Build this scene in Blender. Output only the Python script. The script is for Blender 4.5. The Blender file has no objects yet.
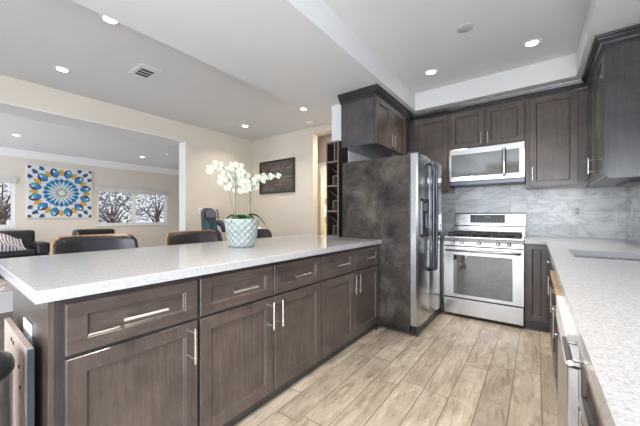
import bpy, bmesh, math, random
from mathutils import Vector, Matrix
random.seed(7)
C = bpy.context.scene.collection
PI = math.pi

# ------------------------------------------------------------------ camera
cd = bpy.data.cameras.new('camera')
cam = bpy.data.objects.new('camera', cd)
C.objects.link(cam)
cam.location = (0, 0, 1.1534)
cam.rotation_euler = (PI/2, 0, 0.663)
cd.sensor_width = 36.0
cd.lens = 293.33*36/640
cd.shift_x = (320-307.44)/640
cd.shift_y = 3.04/640
cd.clip_start = 0.02
bpy.context.scene.camera = cam

# ------------------------------------------------------------------ world, lights, exposure
w = bpy.data.worlds.new('world')
bpy.context.scene.world = w
w.use_nodes = True
bg = w.node_tree.nodes['Background']
bg.inputs[0].default_value = (0.86, 0.93, 1.0, 1)
bg.inputs[1].default_value = 0.48
vs = bpy.context.scene.view_settings
vs.view_transform = 'Standard'
vs.look = 'None'
vs.gamma = 1
vs.exposure = 1.0

def area(name, loc, direction, sx, sy, watts, col):
    l = bpy.data.lights.new(name, 'AREA')
    l.shape = 'RECTANGLE'
    l.size = sx
    l.size_y = sy
    l.energy = watts
    l.color = col
    o = bpy.data.objects.new(name, l)
    C.objects.link(o)
    o.location = loc
    o.rotation_euler = Vector(direction).to_track_quat('-Z', 'Y').to_euler()
    return o
DAY = (0.85, 0.92, 1.0)
area('rear_fill', (-0.75, -2.95, 1.25), (0.1, 1, -0.2), 2.6, 2.0, 52, DAY)  # area light added behind the camera as soft fill
area('side_fill', (0.92, -1.85, 1.05), (-1, 0.55, -0.25), 1.9, 1.9, 84, DAY)  # no door known here; added to brighten the island fronts
area('sink_window_daylight', (0.90, 1.3, 1.55), (-1, 0.1, -0.1), 2.2, 0.9, 4, DAY)
area('living_fill', (-7.4, -3.0, 1.25), (-0.7, 1, 0.2), 3.6, 2.1, 74, DAY)  # added fill for the living room through an unseen opening

# ------------------------------------------------------------------ node helpers
def new_mat(name):
    m = bpy.data.materials.new(name)
    m.use_nodes = True
    nt = m.node_tree
    return m, nt, nt.nodes['Principled BSDF']

def coords(nt, scale=(1, 1, 1), rot=(0, 0, 0)):
    g = nt.nodes.new('ShaderNodeNewGeometry')
    mp = nt.nodes.new('ShaderNodeMapping')
    mp.inputs['Scale'].default_value = scale
    mp.inputs['Rotation'].default_value = rot
    nt.links.new(g.outputs['Position'], mp.inputs['Vector'])
    return mp.outputs['Vector']

def noise(nt, vec, scale, detail=4, rough=0.6, dist=0):
    n = nt.nodes.new('ShaderNodeTexNoise')
    n.inputs['Scale'].default_value = scale
    n.inputs['Detail'].default_value = detail
    n.inputs['Roughness'].default_value = rough
    n.inputs['Distortion'].default_value = dist
    nt.links.new(vec, n.inputs['Vector'])
    return n.outputs['Fac']

def ramp(nt, fac, stops):
    r = nt.nodes.new('ShaderNodeValToRGB')
    e = r.color_ramp.elements
    while len(e) < len(stops):
        e.new(0.5)
    for k, (p, c) in enumerate(stops):
        e[k].position = p
        e[k].color = (*c, 1)
    nt.links.new(fac, r.inputs['Fac'])
    return r.outputs['Color']

def mth(nt, op, a, b=None, c=None):
    n = nt.nodes.new('ShaderNodeMath')
    n.operation = op
    for k, v in enumerate((a, b, c)):
        if v is None:
            continue
        if isinstance(v, (int, float)):
            n.inputs[k].default_value = v
        else:
            nt.links.new(v, n.inputs[k])
    return n.outputs[0]

def mix(nt, fac, a, b, mode='MIX'):
    n = nt.nodes.new('ShaderNodeMix')
    n.data_type = 'RGBA'
    n.blend_type = mode
    for s, v in ((n.inputs[0], fac), (n.inputs[6], a), (n.inputs[7], b)):
        if isinstance(v, (int, float)):
            s.default_value = v
        elif isinstance(v, tuple):
            s.default_value = (*v, 1)
        else:
            nt.links.new(v, s)
    return n.outputs[2]

def bump(nt, b, height, strength, dist=0.002):
    n = nt.nodes.new('ShaderNodeBump')
    n.inputs['Strength'].default_value = strength
    n.inputs['Distance'].default_value = dist
    nt.links.new(height, n.inputs['Height'])
    nt.links.new(n.outputs[0], b.inputs['Normal'])

def simple(name, col, rough=0.5, metal=0.0, var=0.06, scale=6, bmp=0.0, coat=0.0):
    m, nt, b = new_mat(name)
    v = coords(nt)
    f = noise(nt, v, scale, 3)
    lo = tuple(x*(1-var) for x in col)
    hi = tuple(min(1, x*(1+var)) for x in col)
    nt.links.new(ramp(nt, f, [(0.3, lo), (0.7, hi)]), b.inputs['Base Color'])
    b.inputs['Roughness'].default_value = rough
    b.inputs['Metallic'].default_value = metal
    if coat:
        b.inputs['Coat Weight'].default_value = coat
        b.inputs['Coat Roughness'].default_value = 0.12
    if bmp:
        bump(nt, b, noise(nt, v, scale*30, 3), bmp)
    return m

def emit(name, col, strength):
    m, nt, b = new_mat(name)
    b.inputs['Base Color'].default_value = (*col, 1)
    b.inputs['Emission Color'].default_value = (*col, 1)
    b.inputs['Emission Strength'].default_value = strength
    return m

def wood(name, dark, light, rough=0.3, grain=(9, 9, 0.7), coat=0.35):
    m, nt, b = new_mat(name)
    v = coords(nt, grain)
    f = noise(nt, v, 5, 6, 0.65, 0.4)
    f2 = noise(nt, coords(nt), 3.5, 6, 0.7)
    c1 = ramp(nt, f, [(0.3, dark), (0.7, light)])
    c2 = ramp(nt, f2, [(0.35, (0.70,)*3), (0.65, (1.22, 1.19, 1.17))])
    nt.links.new(mix(nt, 1.0, c1, c2, 'MULTIPLY'), b.inputs['Base Color'])
    b.inputs['Roughness'].default_value = rough
    b.inputs['Coat Weight'].default_value = coat
    b.inputs['Coat Roughness'].default_value = 0.22
    bump(nt, b, f, 0.12, 0.001)
    return m

def floor_mat():
    m, nt, b = new_mat('wood_look_tile')
    g = nt.nodes.new('ShaderNodeNewGeometry')
    s = nt.nodes.new('ShaderNodeSeparateXYZ')
    nt.links.new(g.outputs['Position'], s.inputs[0])
    W, L = 0.1545, 0.92
    xs = mth(nt, 'DIVIDE', mth(nt, 'SUBTRACT', s.outputs[0], 0.025), W)
    row = mth(nt, 'FLOOR', xs)
    fx = mth(nt, 'FRACT', xs)
    wn = nt.nodes.new('ShaderNodeTexWhiteNoise')
    wn.noise_dimensions = '1D'
    nt.links.new(mth(nt, 'MULTIPLY', row, 1.37), wn.inputs['W'])
    ys = mth(nt, 'ADD', mth(nt, 'DIVIDE', s.outputs[1], L), wn.outputs['Value'])
    idx = mth(nt, 'FLOOR', ys)
    fy = mth(nt, 'FRACT', ys)
    ex = mth(nt, 'MULTIPLY', mth(nt, 'MINIMUM', fx, mth(nt, 'SUBTRACT', 1.0, fx)), W)
    ey = mth(nt, 'MULTIPLY', mth(nt, 'MINIMUM', fy, mth(nt, 'SUBTRACT', 1.0, fy)), L)
    edge = mth(nt, 'MINIMUM', ex, ey)
    joint = mth(nt, 'LESS_THAN', edge, 0.0028)
    wn2 = nt.nodes.new('ShaderNodeTexWhiteNoise')
    wn2.noise_dimensions = '2D'
    cb = nt.nodes.new('ShaderNodeCombineXYZ')
    nt.links.new(row, cb.inputs[0])
    nt.links.new(idx, cb.inputs[1])
    nt.links.new(cb.outputs[0], wn2.inputs['Vector'])
    off = nt.nodes.new('ShaderNodeVectorMath')
    off.operation = 'MULTIPLY_ADD'
    nt.links.new(wn2.outputs['Color'], off.inputs[0])
    off.inputs[1].default_value = (7, 7, 7)
    nt.links.new(g.outputs['Position'], off.inputs[2])
    mp = nt.nodes.new('ShaderNodeMapping')
    mp.inputs['Scale'].default_value = (11, 1.6, 1)
    nt.links.new(off.outputs[0], mp.inputs[0])
    gr = noise(nt, mp.outputs[0], 2.6, 8, 0.7, 0.6)
    mp2 = nt.nodes.new('ShaderNodeMapping')
    mp2.inputs['Scale'].default_value = (5, 2.2, 1)
    nt.links.new(off.outputs[0], mp2.inputs[0])
    bl = noise(nt, mp2.outputs[0], 1.4, 5, 0.7, 0.3)
    c = ramp(nt, gr, [(0.30, (0.26, 0.21, 0.155)), (0.46, (0.50, 0.435, 0.355)), (0.68, (0.64, 0.58, 0.50))])
    c2 = ramp(nt, bl, [(0.3, (0.70, 0.66, 0.62)), (0.65, (1.08, 1.08, 1.08))])
    c = mix(nt, 1.0, c, c2, 'MULTIPLY')
    tone = ramp(nt, wn2.outputs['Value'], [(0, (0.84, 0.82, 0.80)), (1, (1.12, 1.12, 1.12))])
    c = mix(nt, 1.0, c, tone, 'MULTIPLY')
    c = mix(nt, joint, c, (0.20, 0.165, 0.13))
    nt.links.new(c, b.inputs['Base Color'])
    b.inputs['Roughness'].default_value = 0.38
    bump(nt, b, mth(nt, 'MULTIPLY', mth(nt, 'MINIMUM', edge, 0.004), 250), 0.35, 0.0015)
    return m

def quartz_mat():
    m, nt, b = new_mat('white_quartz')
    v = coords(nt)
    s1 = noise(nt, v, 230, 2, 0.5)
    s2 = noise(nt, v, 60, 3, 0.6)
    c = ramp(nt, s1, [(0.33, (0.38, 0.378, 0.38)), (0.43, (0.47, 0.472, 0.48)), (0.62, (0.545, 0.548, 0.56))])
    c2 = ramp(nt, s2, [(0.34, (0.90, 0.895, 0.89)), (0.5, (1, 1, 1))])
    nt.links.new(mix(nt, 1.0, c, c2, 'MULTIPLY'), b.inputs['Base Color'])
    b.inputs['Roughness'].default_value = 0.16
    b.inputs['Specular IOR Level'].default_value = 0.6
    return m

def marble_mat():
    m, nt, b = new_mat('marble_tile')
    g = nt.nodes.new('ShaderNodeNewGeometry')
    s = nt.nodes.new('ShaderNodeSeparateXYZ')
    nt.links.new(g.outputs['Position'], s.inputs[0])
    along = mth(nt, 'SUBTRACT', s.outputs[0], s.outputs[1])
    zr = mth(nt, 'DIVIDE', mth(nt, 'SUBTRACT', s.outputs[2], 0.917), 0.139)
    row = mth(nt, 'FLOOR', zr)
    fz = mth(nt, 'FRACT', zr)
    half = mth(nt, 'MULTIPLY', mth(nt, 'FRACT', mth(nt, 'MULTIPLY', row, 0.5)), 1.0)
    ar = mth(nt, 'ADD', mth(nt, 'DIVIDE', mth(nt, 'SUBTRACT', along, -3.99), 0.61), half)
    idx = mth(nt, 'FLOOR', ar)
    fa = mth(nt, 'FRACT', ar)
    ez = mth(nt, 'MULTIPLY', mth(nt, 'MINIMUM', fz, mth(nt, 'SUBTRACT', 1.0, fz)), 0.139)
    ea = mth(nt, 'MULTIPLY', mth(nt, 'MINIMUM', fa, mth(nt, 'SUBTRACT', 1.0, fa)), 0.61)
    joint = mth(nt, 'LESS_THAN', mth(nt, 'MINIMUM', ez, ea), 0.0016)
    wn = nt.nodes.new('ShaderNodeTexWhiteNoise')
    wn.noise_dimensions = '2D'
    cb = nt.nodes.new('ShaderNodeCombineXYZ')
    nt.links.new(row, cb.inputs[0])
    nt.links.new(idx, cb.inputs[1])
    nt.links.new(cb.outputs[0], wn.inputs['Vector'])
    off = nt.nodes.new('ShaderNodeVectorMath')
    off.operation = 'MULTIPLY_ADD'
    nt.links.new(wn.outputs['Color'], off.inputs[0])
    off.inputs[1].default_value = (9, 9, 9)
    nt.links.new(g.outputs['Position'], off.inputs[2])
    mp = nt.nodes.new('ShaderNodeMapping')
    mp.inputs['Rotation'].default_value = (0, 0.5, 0)
    mp.inputs['Scale'].default_value = (1.3, 1.3, 3.0)
    nt.links.new(off.outputs[0], mp.inputs[0])
    f = noise(nt, mp.outputs[0], 1.5, 7, 0.62, 1.1)
    vein = mth(nt, 'ABSOLUTE', mth(nt, 'SUBTRACT', f, 0.5))
    c = ramp(nt, vein, [(0.0, (0.52, 0.53, 0.55)), (0.03, (0.74, 0.75, 0.76)), (0.13, (0.89, 0.895, 0.90))])
    tone = ramp(nt, wn.outputs['Value'], [(0, (0.83, 0.845, 0.87)), (1, (1.08, 1.08, 1.075))])
    c = mix(nt, 1.0, c, tone, 'MULTIPLY')
    c = mix(nt, joint, c, (0.52, 0.52, 0.52))
    nt.links.new(c, b.inputs['Base Color'])
    b.inputs['Roughness'].default_value = 0.22
    return m

def steel_mat(name, col=(0.62, 0.62, 0.63), rough=0.24, brush=(2, 2, 90)):
    m, nt, b = new_mat(name)
    f = noise(nt, coords(nt, brush), 3, 4)
    nt.links.new(ramp(nt, f, [(0.3, tuple(x*0.9 for x in col)), (0.7, col)]), b.inputs['Base Color'])
    b.inputs['Metallic'].default_value = 1.0
    rr = mth(nt, 'ADD', mth(nt, 'MULTIPLY', f, 0.12), rough-0.06)
    nt.links.new(rr, b.inputs['Roughness'])
    return m

def fridge_side_mat():
    m, nt, b = new_mat('textured_dark_steel')
    v = coords(nt)
    f = noise(nt, v, 3.2, 7, 0.68, 0.4)  # brown mottling stands for room reflections painted into the steel
    nt.links.new(ramp(nt, f, [(0.34, (0.028, 0.026, 0.028)), (0.5, (0.085, 0.072, 0.063)), (0.68, (0.19, 0.16, 0.135))]), b.inputs['Base Color'])
    b.inputs['Metallic'].default_value = 0.35
    b.inputs['Roughness'].default_value = 0.26
    bump(nt, b, noise(nt, v, 160, 3), 0.35, 0.001)
    return m

def rug_mat():
    m, nt, b = new_mat('patterned_rug')
    v = coords(nt, (5, 5, 5))
    vo = nt.nodes.new('ShaderNodeTexVoronoi')
    vo.inputs['Scale'].default_value = 1.6
    nt.links.new(v, vo.inputs['Vector'])
    nt.links.new(ramp(nt, vo.outputs['Distance'], [(0.15, (0.10, 0.06, 0.07)), (0.3, (0.55, 0.5, 0.5)), (0.42, (0.25, 0.16, 0.15)), (0.6, (0.65, 0.62, 0.62))]), b.inputs['Base Color'])
    b.inputs['Roughness'].default_value = 0.95
    return m

def stripe_mat():
    m, nt, b = new_mat('striped_throw')
    wv = nt.nodes.new('ShaderNodeTexWave')
    wv.bands_direction = 'Y'
    wv.inputs['Scale'].default_value = 3.2
    wv.inputs['Distortion'].default_value = 1.0
    nt.links.new(coords(nt), wv.inputs['Vector'])
    f = noise(nt, coords(nt), 40, 3)
    c = ramp(nt, wv.outputs['Fac'], [(0.2, (0.08, 0.06, 0.10)), (0.35, (0.75, 0.72, 0.74)), (0.7, (0.72, 0.70, 0.72)), (0.85, (0.16, 0.08, 0.16))])
    nt.links.new(mix(nt, 0.25, c, ramp(nt, f, [(0.45, (0.2, 0.15, 0.2)), (0.55, (0.9, 0.9, 0.9))])), b.inputs['Base Color'])
    b.inputs['Roughness'].default_value = 0.95
    return m

def board_mat():
    m, nt, b = new_mat('raw_particle_board')
    f = noise(nt, coords(nt), 30, 5, 0.7)
    nt.links.new(ramp(nt, f, [(0.3, (0.48, 0.38, 0.32)), (0.7, (0.70, 0.58, 0.51))]), b.inputs['Base Color'])
    b.inputs['Roughness'].default_value = 0.7
    return m

def glass_mat(name, col=(1, 1, 1), rough=0.0):
    m, nt, b = new_mat(name)
    b.inputs['Base Color'].default_value = (*col, 1)
    b.inputs['Transmission Weight'].default_value = 1.0
    b.inputs['Roughness'].default_value = rough
    b.inputs['IOR'].default_value = 1.1
    return m

def leaf_mat(name, a, bb, rough=0.5):
    m, nt, b = new_mat(name)
    f = noise(nt, coords(nt), 14, 3)
    nt.links.new(ramp(nt, f, [(0.3, a), (0.7, bb)]), b.inputs['Base Color'])
    b.inputs['Roughness'].default_value = rough
    return m

M = {}
M['wall'] = simple('cream_wall_paint', (0.70, 0.635, 0.555), 0.7, 0, 0.015, 3)
M['hallwall'] = simple('taupe_wall_paint', (0.50, 0.43, 0.355), 0.7, 0, 0.02, 3)
M['white'] = simple('white_ceiling_paint', (0.76, 0.76, 0.765), 0.75, 0, 0.012, 3)
M['trimwhite'] = simple('white_trim_paint', (0.80, 0.79, 0.78), 0.45, 0, 0.01, 3)
M['floor'] = floor_mat()
M['darkfloor'] = wood('bounce_dark_floor', (0.05, 0.035, 0.026), (0.10, 0.07, 0.05), 0.4, grain=(9, 0.7, 9), coat=0.1)
M['palefloor'] = simple('pale_tile_floor', (0.66, 0.66, 0.70), 0.3, 0, 0.05, 3)
M['wood'] = wood('espresso_wood', (0.072, 0.053, 0.046), (0.122, 0.096, 0.085))
M['woodh'] = wood('espresso_wood_level_grain', (0.072, 0.053, 0.046), (0.122, 0.096, 0.085), grain=(9, 0.7, 9))
M['woodside'] = wood('espresso_wood_shaded', (0.050, 0.047, 0.050), (0.078, 0.073, 0.078), 0.2, coat=0.5)  # cabinet wood darkened and blued: shade and window reflections put into the colour
M['wooddark'] = wood('dark_kick_wood', (0.034, 0.029, 0.031), (0.062, 0.053, 0.054))
M['rackwood'] = wood('walnut_rack_wood', (0.025, 0.016, 0.013), (0.06, 0.037, 0.028), 0.4)
M['rackedge'] = wood('worn_rack_edge', (0.13, 0.10, 0.085), (0.22, 0.18, 0.155), 0.5)
M['crown'] = wood('crown_wood', (0.022, 0.020, 0.023), (0.044, 0.040, 0.044), 0.2)
M['quartz'] = quartz_mat()
M['marble'] = marble_mat()
M['steel'] = steel_mat('brushed_steel')
M['steelv'] = steel_mat('brushed_steel_upright', brush=(70, 70, 2))
M['nickel'] = steel_mat('satin_nickel', (0.78, 0.76, 0.73), 0.25)
M['greysteel'] = steel_mat('grey_handle_metal', (0.13, 0.135, 0.155), 0.3)
M['midsteel'] = steel_mat('grey_brushed_steel', (0.36, 0.36, 0.37), 0.28)
M['fside'] = fridge_side_mat()
M['black'] = simple('black_plastic', (0.018, 0.018, 0.022), 0.35)
M['iron'] = simple('cast_iron', (0.03, 0.03, 0.032), 0.55, 0, 0.2, 40, 0.3)
M['darkglass'] = simple('dark_appliance_glass', (0.035, 0.04, 0.048), 0.05, 0, 0.05, 3, 0, 0.6)
M['mwglass'] = simple('grey_microwave_glass', (0.085, 0.095, 0.10), 0.06, 0, 0.05, 3, 0, 0.6)
M['display'] = simple('display_glass', (0.085, 0.092, 0.095), 0.15)
M['amber'] = emit('green_digits', (0.3, 0.5, 0.2), 0.05)
M['btn'] = simple('pale_print', (0.22, 0.23, 0.24), 0.5)
M['plate'] = simple('white_plastic', (0.88, 0.88, 0.875), 0.35, 0, 0.01)
M['socketgrey'] = simple('grey_socket', (0.52, 0.52, 0.53), 0.4)  # darker than the plate to paint in socket shadow
M['leather'] = simple('black_leather', (0.026, 0.025, 0.030), 0.32, 0, 0.15, 20, 0.15)
M['brownleather'] = simple('dark_brown_leather', (0.04, 0.03, 0.034), 0.33, 0, 0.15, 20, 0.15)
M['orangewood'] = wood('honey_bentwood', (0.36, 0.17, 0.06), (0.55, 0.29, 0.11), 0.35)
M['pot'] = simple('celadon_glaze', (0.30, 0.355, 0.345), 0.3, 0, 0.16, 18)
M['ridge'] = simple('pale_glaze', (0.50, 0.54, 0.52), 0.35, 0, 0.1, 18)
M['soil'] = simple('moss', (0.05, 0.09, 0.03), 0.95, 0, 0.5, 60, 0.6)
M['stem'] = simple('orchid_stem', (0.30, 0.33, 0.20), 0.5, 0, 0.2, 30)
M['leaf'] = leaf_mat('orchid_leaf', (0.03, 0.11, 0.03), (0.08, 0.22, 0.06), 0.35)
M['petal'] = simple('orchid_petal', (0.60, 0.62, 0.51), 0.55, 0, 0.05, 30)
M['lip'] = simple('orchid_lip', (0.62, 0.60, 0.16), 0.5, 0, 0.2, 40)
M['lens'] = emit('lamp_lens', (1.0, 0.93, 0.82), 14)
M['ventdark'] = simple('vent_shadow_metal', (0.06, 0.06, 0.06), 0.7)
M['chalk'] = simple('chalkboard', (0.095, 0.080, 0.070), 0.8, 0, 0.4, 9)
M['chalkline'] = simple('chalk_strokes', (0.30, 0.275, 0.25), 0.9)
M['maple'] = wood('maple_board', (0.36, 0.25, 0.16), (0.48, 0.35, 0.24), 0.45, coat=0.0)
M['frame'] = simple('black_frame', (0.02, 0.018, 0.018), 0.35)
M['canvas'] = simple('canvas_white', (0.70, 0.71, 0.73), 0.85, 0, 0.12, 30)
for k_ in ('darkglass', 'mwglass'):
    b_ = M[k_].node_tree.nodes['Principled BSDF']
    b_.inputs['IOR'].default_value = 2.1
    b_.inputs['Roughness'].default_value = 0.03
M['p_blue'] = simple('print_blue', (0.03, 0.20, 0.48), 0.8, 0, 0.4, 25)
M['p_teal'] = simple('print_teal', (0.06, 0.38, 0.50), 0.8, 0, 0.3, 25)
M['p_navy'] = simple('print_navy', (0.045, 0.07, 0.13), 0.8, 0, 0.4, 25)
M['p_gold'] = simple('print_gold', (0.62, 0.36, 0.07), 0.8, 0, 0.25, 25)
M['rug'] = rug_mat()
M['throw'] = stripe_mat()
M['board'] = board_mat()
M['boardedge'] = simple('slate_laminate', (0.055, 0.068, 0.085), 0.35)
M['glass'] = glass_mat('window_glass')
M['cabglass'] = simple('cabinet_glass', (0.10, 0.145, 0.10), 0.05, 0, 0.6, 7, 0, 0.5)
M['teal'] = simple('teal_trim', (0.015, 0.17, 0.21), 0.45)
M['chairblue'] = simple('gaming_fabric', (0.06, 0.06, 0.085), 0.5)
M['lilac'] = simple('lilac_panel', (0.10, 0.10, 0.17), 0.5)
M['bark'] = simple('bark', (0.24, 0.18, 0.16), 0.9, 0, 0.4, 30)
M['foliage'] = leaf_mat('purple_green_foliage', (0.30, 0.30, 0.28), (0.52, 0.44, 0.50), 0.7)
M['lawn'] = leaf_mat('dry_lawn', (0.30, 0.36, 0.22), (0.55, 0.56, 0.44), 0.9)
M['blind'] = simple('roller_blind', (0.62, 0.60, 0.57), 0.8)
M['yellow'] = simple('yellow_packet', (0.75, 0.55, 0.16), 0.5)
M['whitepk'] = simple('white_packet', (0.84, 0.83, 0.80), 0.5)
M['brownpk'] = simple('brown_jar', (0.25, 0.13, 0.06), 0.4)
M['pantry'] = simple('pantry_paint', (0.80, 0.68, 0.42), 0.7)

# ------------------------------------------------------------------ mesh helpers
class MB:
    def __init__(s):
        s.bm = bmesh.new()
        s.mats = []
        s.cur = 0
    def mat(s, m):
        if m not in s.mats:
            s.mats.append(m)
        s.cur = s.mats.index(m)
        return s
    def _fin(s, faces):
        for f in faces:
            f.material_index = s.cur
    def poly(s, pts):
        vs_ = [s.bm.verts.new(p) for p in pts]
        f = s.bm.faces.new(vs_)
        s._fin([f])
        return f
    def box(s, x0, x1, y0, y1, z0, z1, bev=0.0):
        x0, x1 = min(x0, x1), max(x0, x1)
        y0, y1 = min(y0, y1), max(y0, y1)
        z0, z1 = min(z0, z1), max(z0, z1)
        v = [s.bm.verts.new(p) for p in ((x0, y0, z0), (x1, y0, z0), (x1, y1, z0), (x0, y1, z0), (x0, y0, z1), (x1, y0, z1), (x1, y1, z1), (x0, y1, z1))]
        fs = [s.bm.faces.new([v[i] for i in q]) for q in ((3, 2, 1, 0), (4, 5, 6, 7), (0, 1, 5, 4), (1, 2, 6, 5), (2, 3, 7, 6), (3, 0, 4, 7))]
        s._fin(fs)
        if bev > 0:
            es = list({e for f in fs for e in f.edges})
            r = bmesh.ops.bevel(s.bm, geom=es, offset=bev, segments=2, affect='EDGES', profile=0.5)
            s._fin(r['faces'])
        return s
    def loft(s, rings, cap=True, close=True):
        R = [[s.bm.verts.new(p) for p in r] for r in rings]
        n = len(R[0])
        fs = []
        for a, b in zip(R, R[1:]):
            for i in range(n if close else n-1):
                j = (i+1) % n
                fs.append(s.bm.faces.new((a[i], a[j], b[j], b[i])))
        if cap:
            fs.append(s.bm.faces.new(list(reversed(R[0]))))
            fs.append(s.bm.faces.new(R[-1]))
        s._fin(fs)
        return s
    def tube(s, pts, r, seg=8, cap=True):
        pts = [Vector(p) for p in pts]
        rs = r if isinstance(r, (list, tuple)) else [r]*len(pts)
        rings = []
        up = Vector((0, 0, 1))
        for i, p in enumerate(pts):
            d = (pts[min(i+1, len(pts)-1)] - pts[max(i-1, 0)]).normalized()
            if abs(d.dot(up)) > 0.95:
                up = Vector((0, 1, 0)) if abs(d.y) < 0.9 else Vector((1, 0, 0))
            a = d.cross(up).normalized()
            b = d.cross(a).normalized()
            rings.append([p + (a*math.cos(t) + b*math.sin(t))*rs[i] for t in [2*PI*k/seg for k in range(seg)]])
        return s.loft(rings, cap)
    def lathe(s, prof, cx=0, cy=0, seg=24, cap=True):
        rings = [[(cx+r*math.cos(2*PI*k/seg), cy+r*math.sin(2*PI*k/seg), z) for k in range(seg)] for r, z in prof]
        return s.loft(rings, cap)
    def sphere(s, c, rx, ry=None, rz=None, u=12, v=8):
        ry = ry or rx
        rz = rz or rx
        mt = Matrix.Translation(c) @ Matrix.Diagonal((rx, ry, rz, 1))
        r = bmesh.ops.create_uvsphere(s.bm, u_segments=u, v_segments=v, radius=1, matrix=mt)
        s._fin({f for vv in r['verts'] for f in vv.link_faces})
        return s
    def build(s, name, mat=None, parent=None, smooth=False, origin=None):
        if mat is not None and not s.mats:
            s.mats = [mat]
        bmesh.ops.recalc_face_normals(s.bm, faces=s.bm.faces)
        off = Vector((0, 0, 0))
        p = parent
        while p is not None:
            off += p.location
            p = p.parent
        loc = Vector(origin) if origin is not None else Vector((0, 0, 0))
        if origin is not None:
            loc = loc - off
        bmesh.ops.translate(s.bm, vec=-(off+loc), verts=s.bm.verts)
        me = bpy.data.meshes.new(name)
        s.bm.to_mesh(me)
        s.bm.free()
        for m in s.mats:
            me.materials.append(m)
        if smooth:
            for f in me.polygons:
                f.use_smooth = True
        o = bpy.data.objects.new(name, me)
        C.objects.link(o)
        o.location = loc
        o.parent = parent
        return o

def tag(o, label=None, cat=None, group=None, kind=None):
    if label: o['label'] = label
    if cat: o['category'] = cat
    if group: o['group'] = group
    if kind: o['kind'] = kind
    return o

def thing(name, label, cat, loc, group=None):
    o = bpy.data.objects.new(name, None)
    o.empty_display_size = 0.1
    C.objects.link(o)
    o.location = loc
    return tag(o, label, cat, group)

def dup(root, loc, label=None, rotz=None):
    r = root.copy()
    C.objects.link(r)
    r.location = loc
    if rotz is not None:
        r.rotation_euler = (0, 0, rotz)
    if label:
        r['label'] = label
    for ch in list(root.children):
        c = ch.copy()
        C.objects.link(c)
        c.parent = r
        for g in ch.children:
            d = g.copy()
            C.objects.link(d)
            d.parent = c
    return r

def struct(name, mb, mat):
    o = mb.build(name, mat)
    o['kind'] = 'structure'
    return o

# place a door-like panel: face plane, span a0..a1 along the run, z0..z1; faces +X, -X or -Y
def mapper(facing, plane):
    if facing == '+x':
        return lambda a, z, d: (plane+d, a, z)
    if facing == '-x':
        return lambda a, z, d: (plane-d, a, z)
    if facing == '-y':
        return lambda a, z, d: (a, plane-d, z)

def shaker(facing, plane, a0, a1, z0, z1, fw=0.058, t=0.02, hole=False, rail=None):
    f = mapper(facing, plane)
    mb = MB()
    dz = (rail-fw) if rail else 0
    rings = [(0, -t, 0), (0, -0.0025, 0), (0.0025, 0, 0), (fw-0.003, 0, dz), (fw, -0.0025, dz), (fw+0.002, -0.009, dz), (fw+0.006, -0.0125, dz)]
    R = []
    for ins, d, e in rings:
        R.append([f(a0+ins, z0+ins+e, d), f(a1-ins, z0+ins+e, d), f(a1-ins, z1-ins-e, d), f(a0+ins, z1-ins-e, d)])
    mb.loft(R, cap=not hole)
    return mb

def barpull(facing, plane, a, z, length, vertical, r=0.0068, off=0.04, parent=None, mat=None):
    f = mapper(facing, plane)
    mb = MB()
    h = length/2
    if vertical:
        mb.tube([f(a, z-h, off), f(a, z+h, off)], r, 10)
        for s in (-1, 1):
            mb.tube([f(a, z+s*h*0.72, -0.001), f(a, z+s*h*0.72, off)], r*0.8, 8)
    else:
        mb.tube([f(a-h, z, off), f(a+h, z, off)], r, 10)
        for s in (-1, 1):
            mb.tube([f(a+s*h*0.72, z, -0.001), f(a+s*h*0.72, z, off)], r*0.8, 8)
    o = mb.build('handle', mat or M['nickel'], parent, smooth=False)
    return o

# ------------------------------------------------------------------ room shell
CE = 2.735      # ceiling
SO = 2.515      # soffit underside
struct('floor', MB().box(-1.985, 1.2, -3.2, 4.36, -0.1, 0), M['floor'])
struct('floor_dining', MB().box(-5.0, -1.985, -3.2, 6.2, -0.1, 0), M['darkfloor'])  # floor never in view; dark colour made up to cut bounce onto the ceiling
struct('floor_living', MB().box(-10.4, -5.0, -3.2, 7.2, -0.1, 0), M['palefloor'])
struct('ceiling', MB().box(-10.4, 1.2, -3.2, 7.2, CE, CE+0.12), M['white'])
struct('trim_1', MB().box(-2.317, -1.238, -3.2, 4.18, SO, CE), M['white'])          # soffit over the island edge
struct('trim_2', MB().box(-1.238, 0.305, 3.852, 4.36, SO, CE), M['white'])          # soffit over the range wall
struct('trim_3', MB().box(0.305, 0.726, -3.2, 4.36, SO, CE), M['white'])            # soffit over the sink wall
struct('wall_back', MB().box(-2.0, 0.93, 4.36, 4.5, 0, CE), M['white'])
wr = MB()
wr.box(0.726, 0.93, 2.5, 4.36, 0, CE).box(0.726, 0.93, -0.7, 0.1, 0, CE).box(0.726, 0.93, 0.1, 2.5, 0, 1.08).box(0.726, 0.93, 0.1, 2.5, 2.05, CE).box(0.726, 0.93, -2.9, -0.7, 2.2, CE).box(0.726, 0.93, -3.2, -2.9, 0, CE)  # rearmost gap added only to admit the side fill
struct('wall_right', wr, M['white'])
struct('wall_fridge', MB().box(-2.0, -1.757, 3.05, 4.36, 0, SO), M['white'])
struct('wall_dining', MB().box(-4.92, -3.14, 4.18, 4.32, 0, CE).box(-3.14, -2.0, 4.18, 4.32, 2.62, CE), M['wall'])
wl = MB()
wl.box(-4.91, -4.72, 2.673, 4.32, 0, CE).box(-5.2, -4.72, -3.2, 2.673, 2.43, CE)
struct('wall_left', wl, M['wall'])
struct('trim_4', MB().box(-4.912, -4.716, 2.655, 2.6735, 0, 2.42).box(-5.2, -4.716, -3.0, 2.6735, 2.42, 2.431), M['trimwhite'])   # jamb lining of the wide opening
struct('wall_hall', MB().box(-4.9, -3.40, 4.75, 4.85, 0, CE).box(-3.40, -2.0, 4.75, 4.85, 2.16, CE).box(-2.45, -2.0, 4.75, 4.85, 0, 2.16), M['hallwall'])
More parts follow.
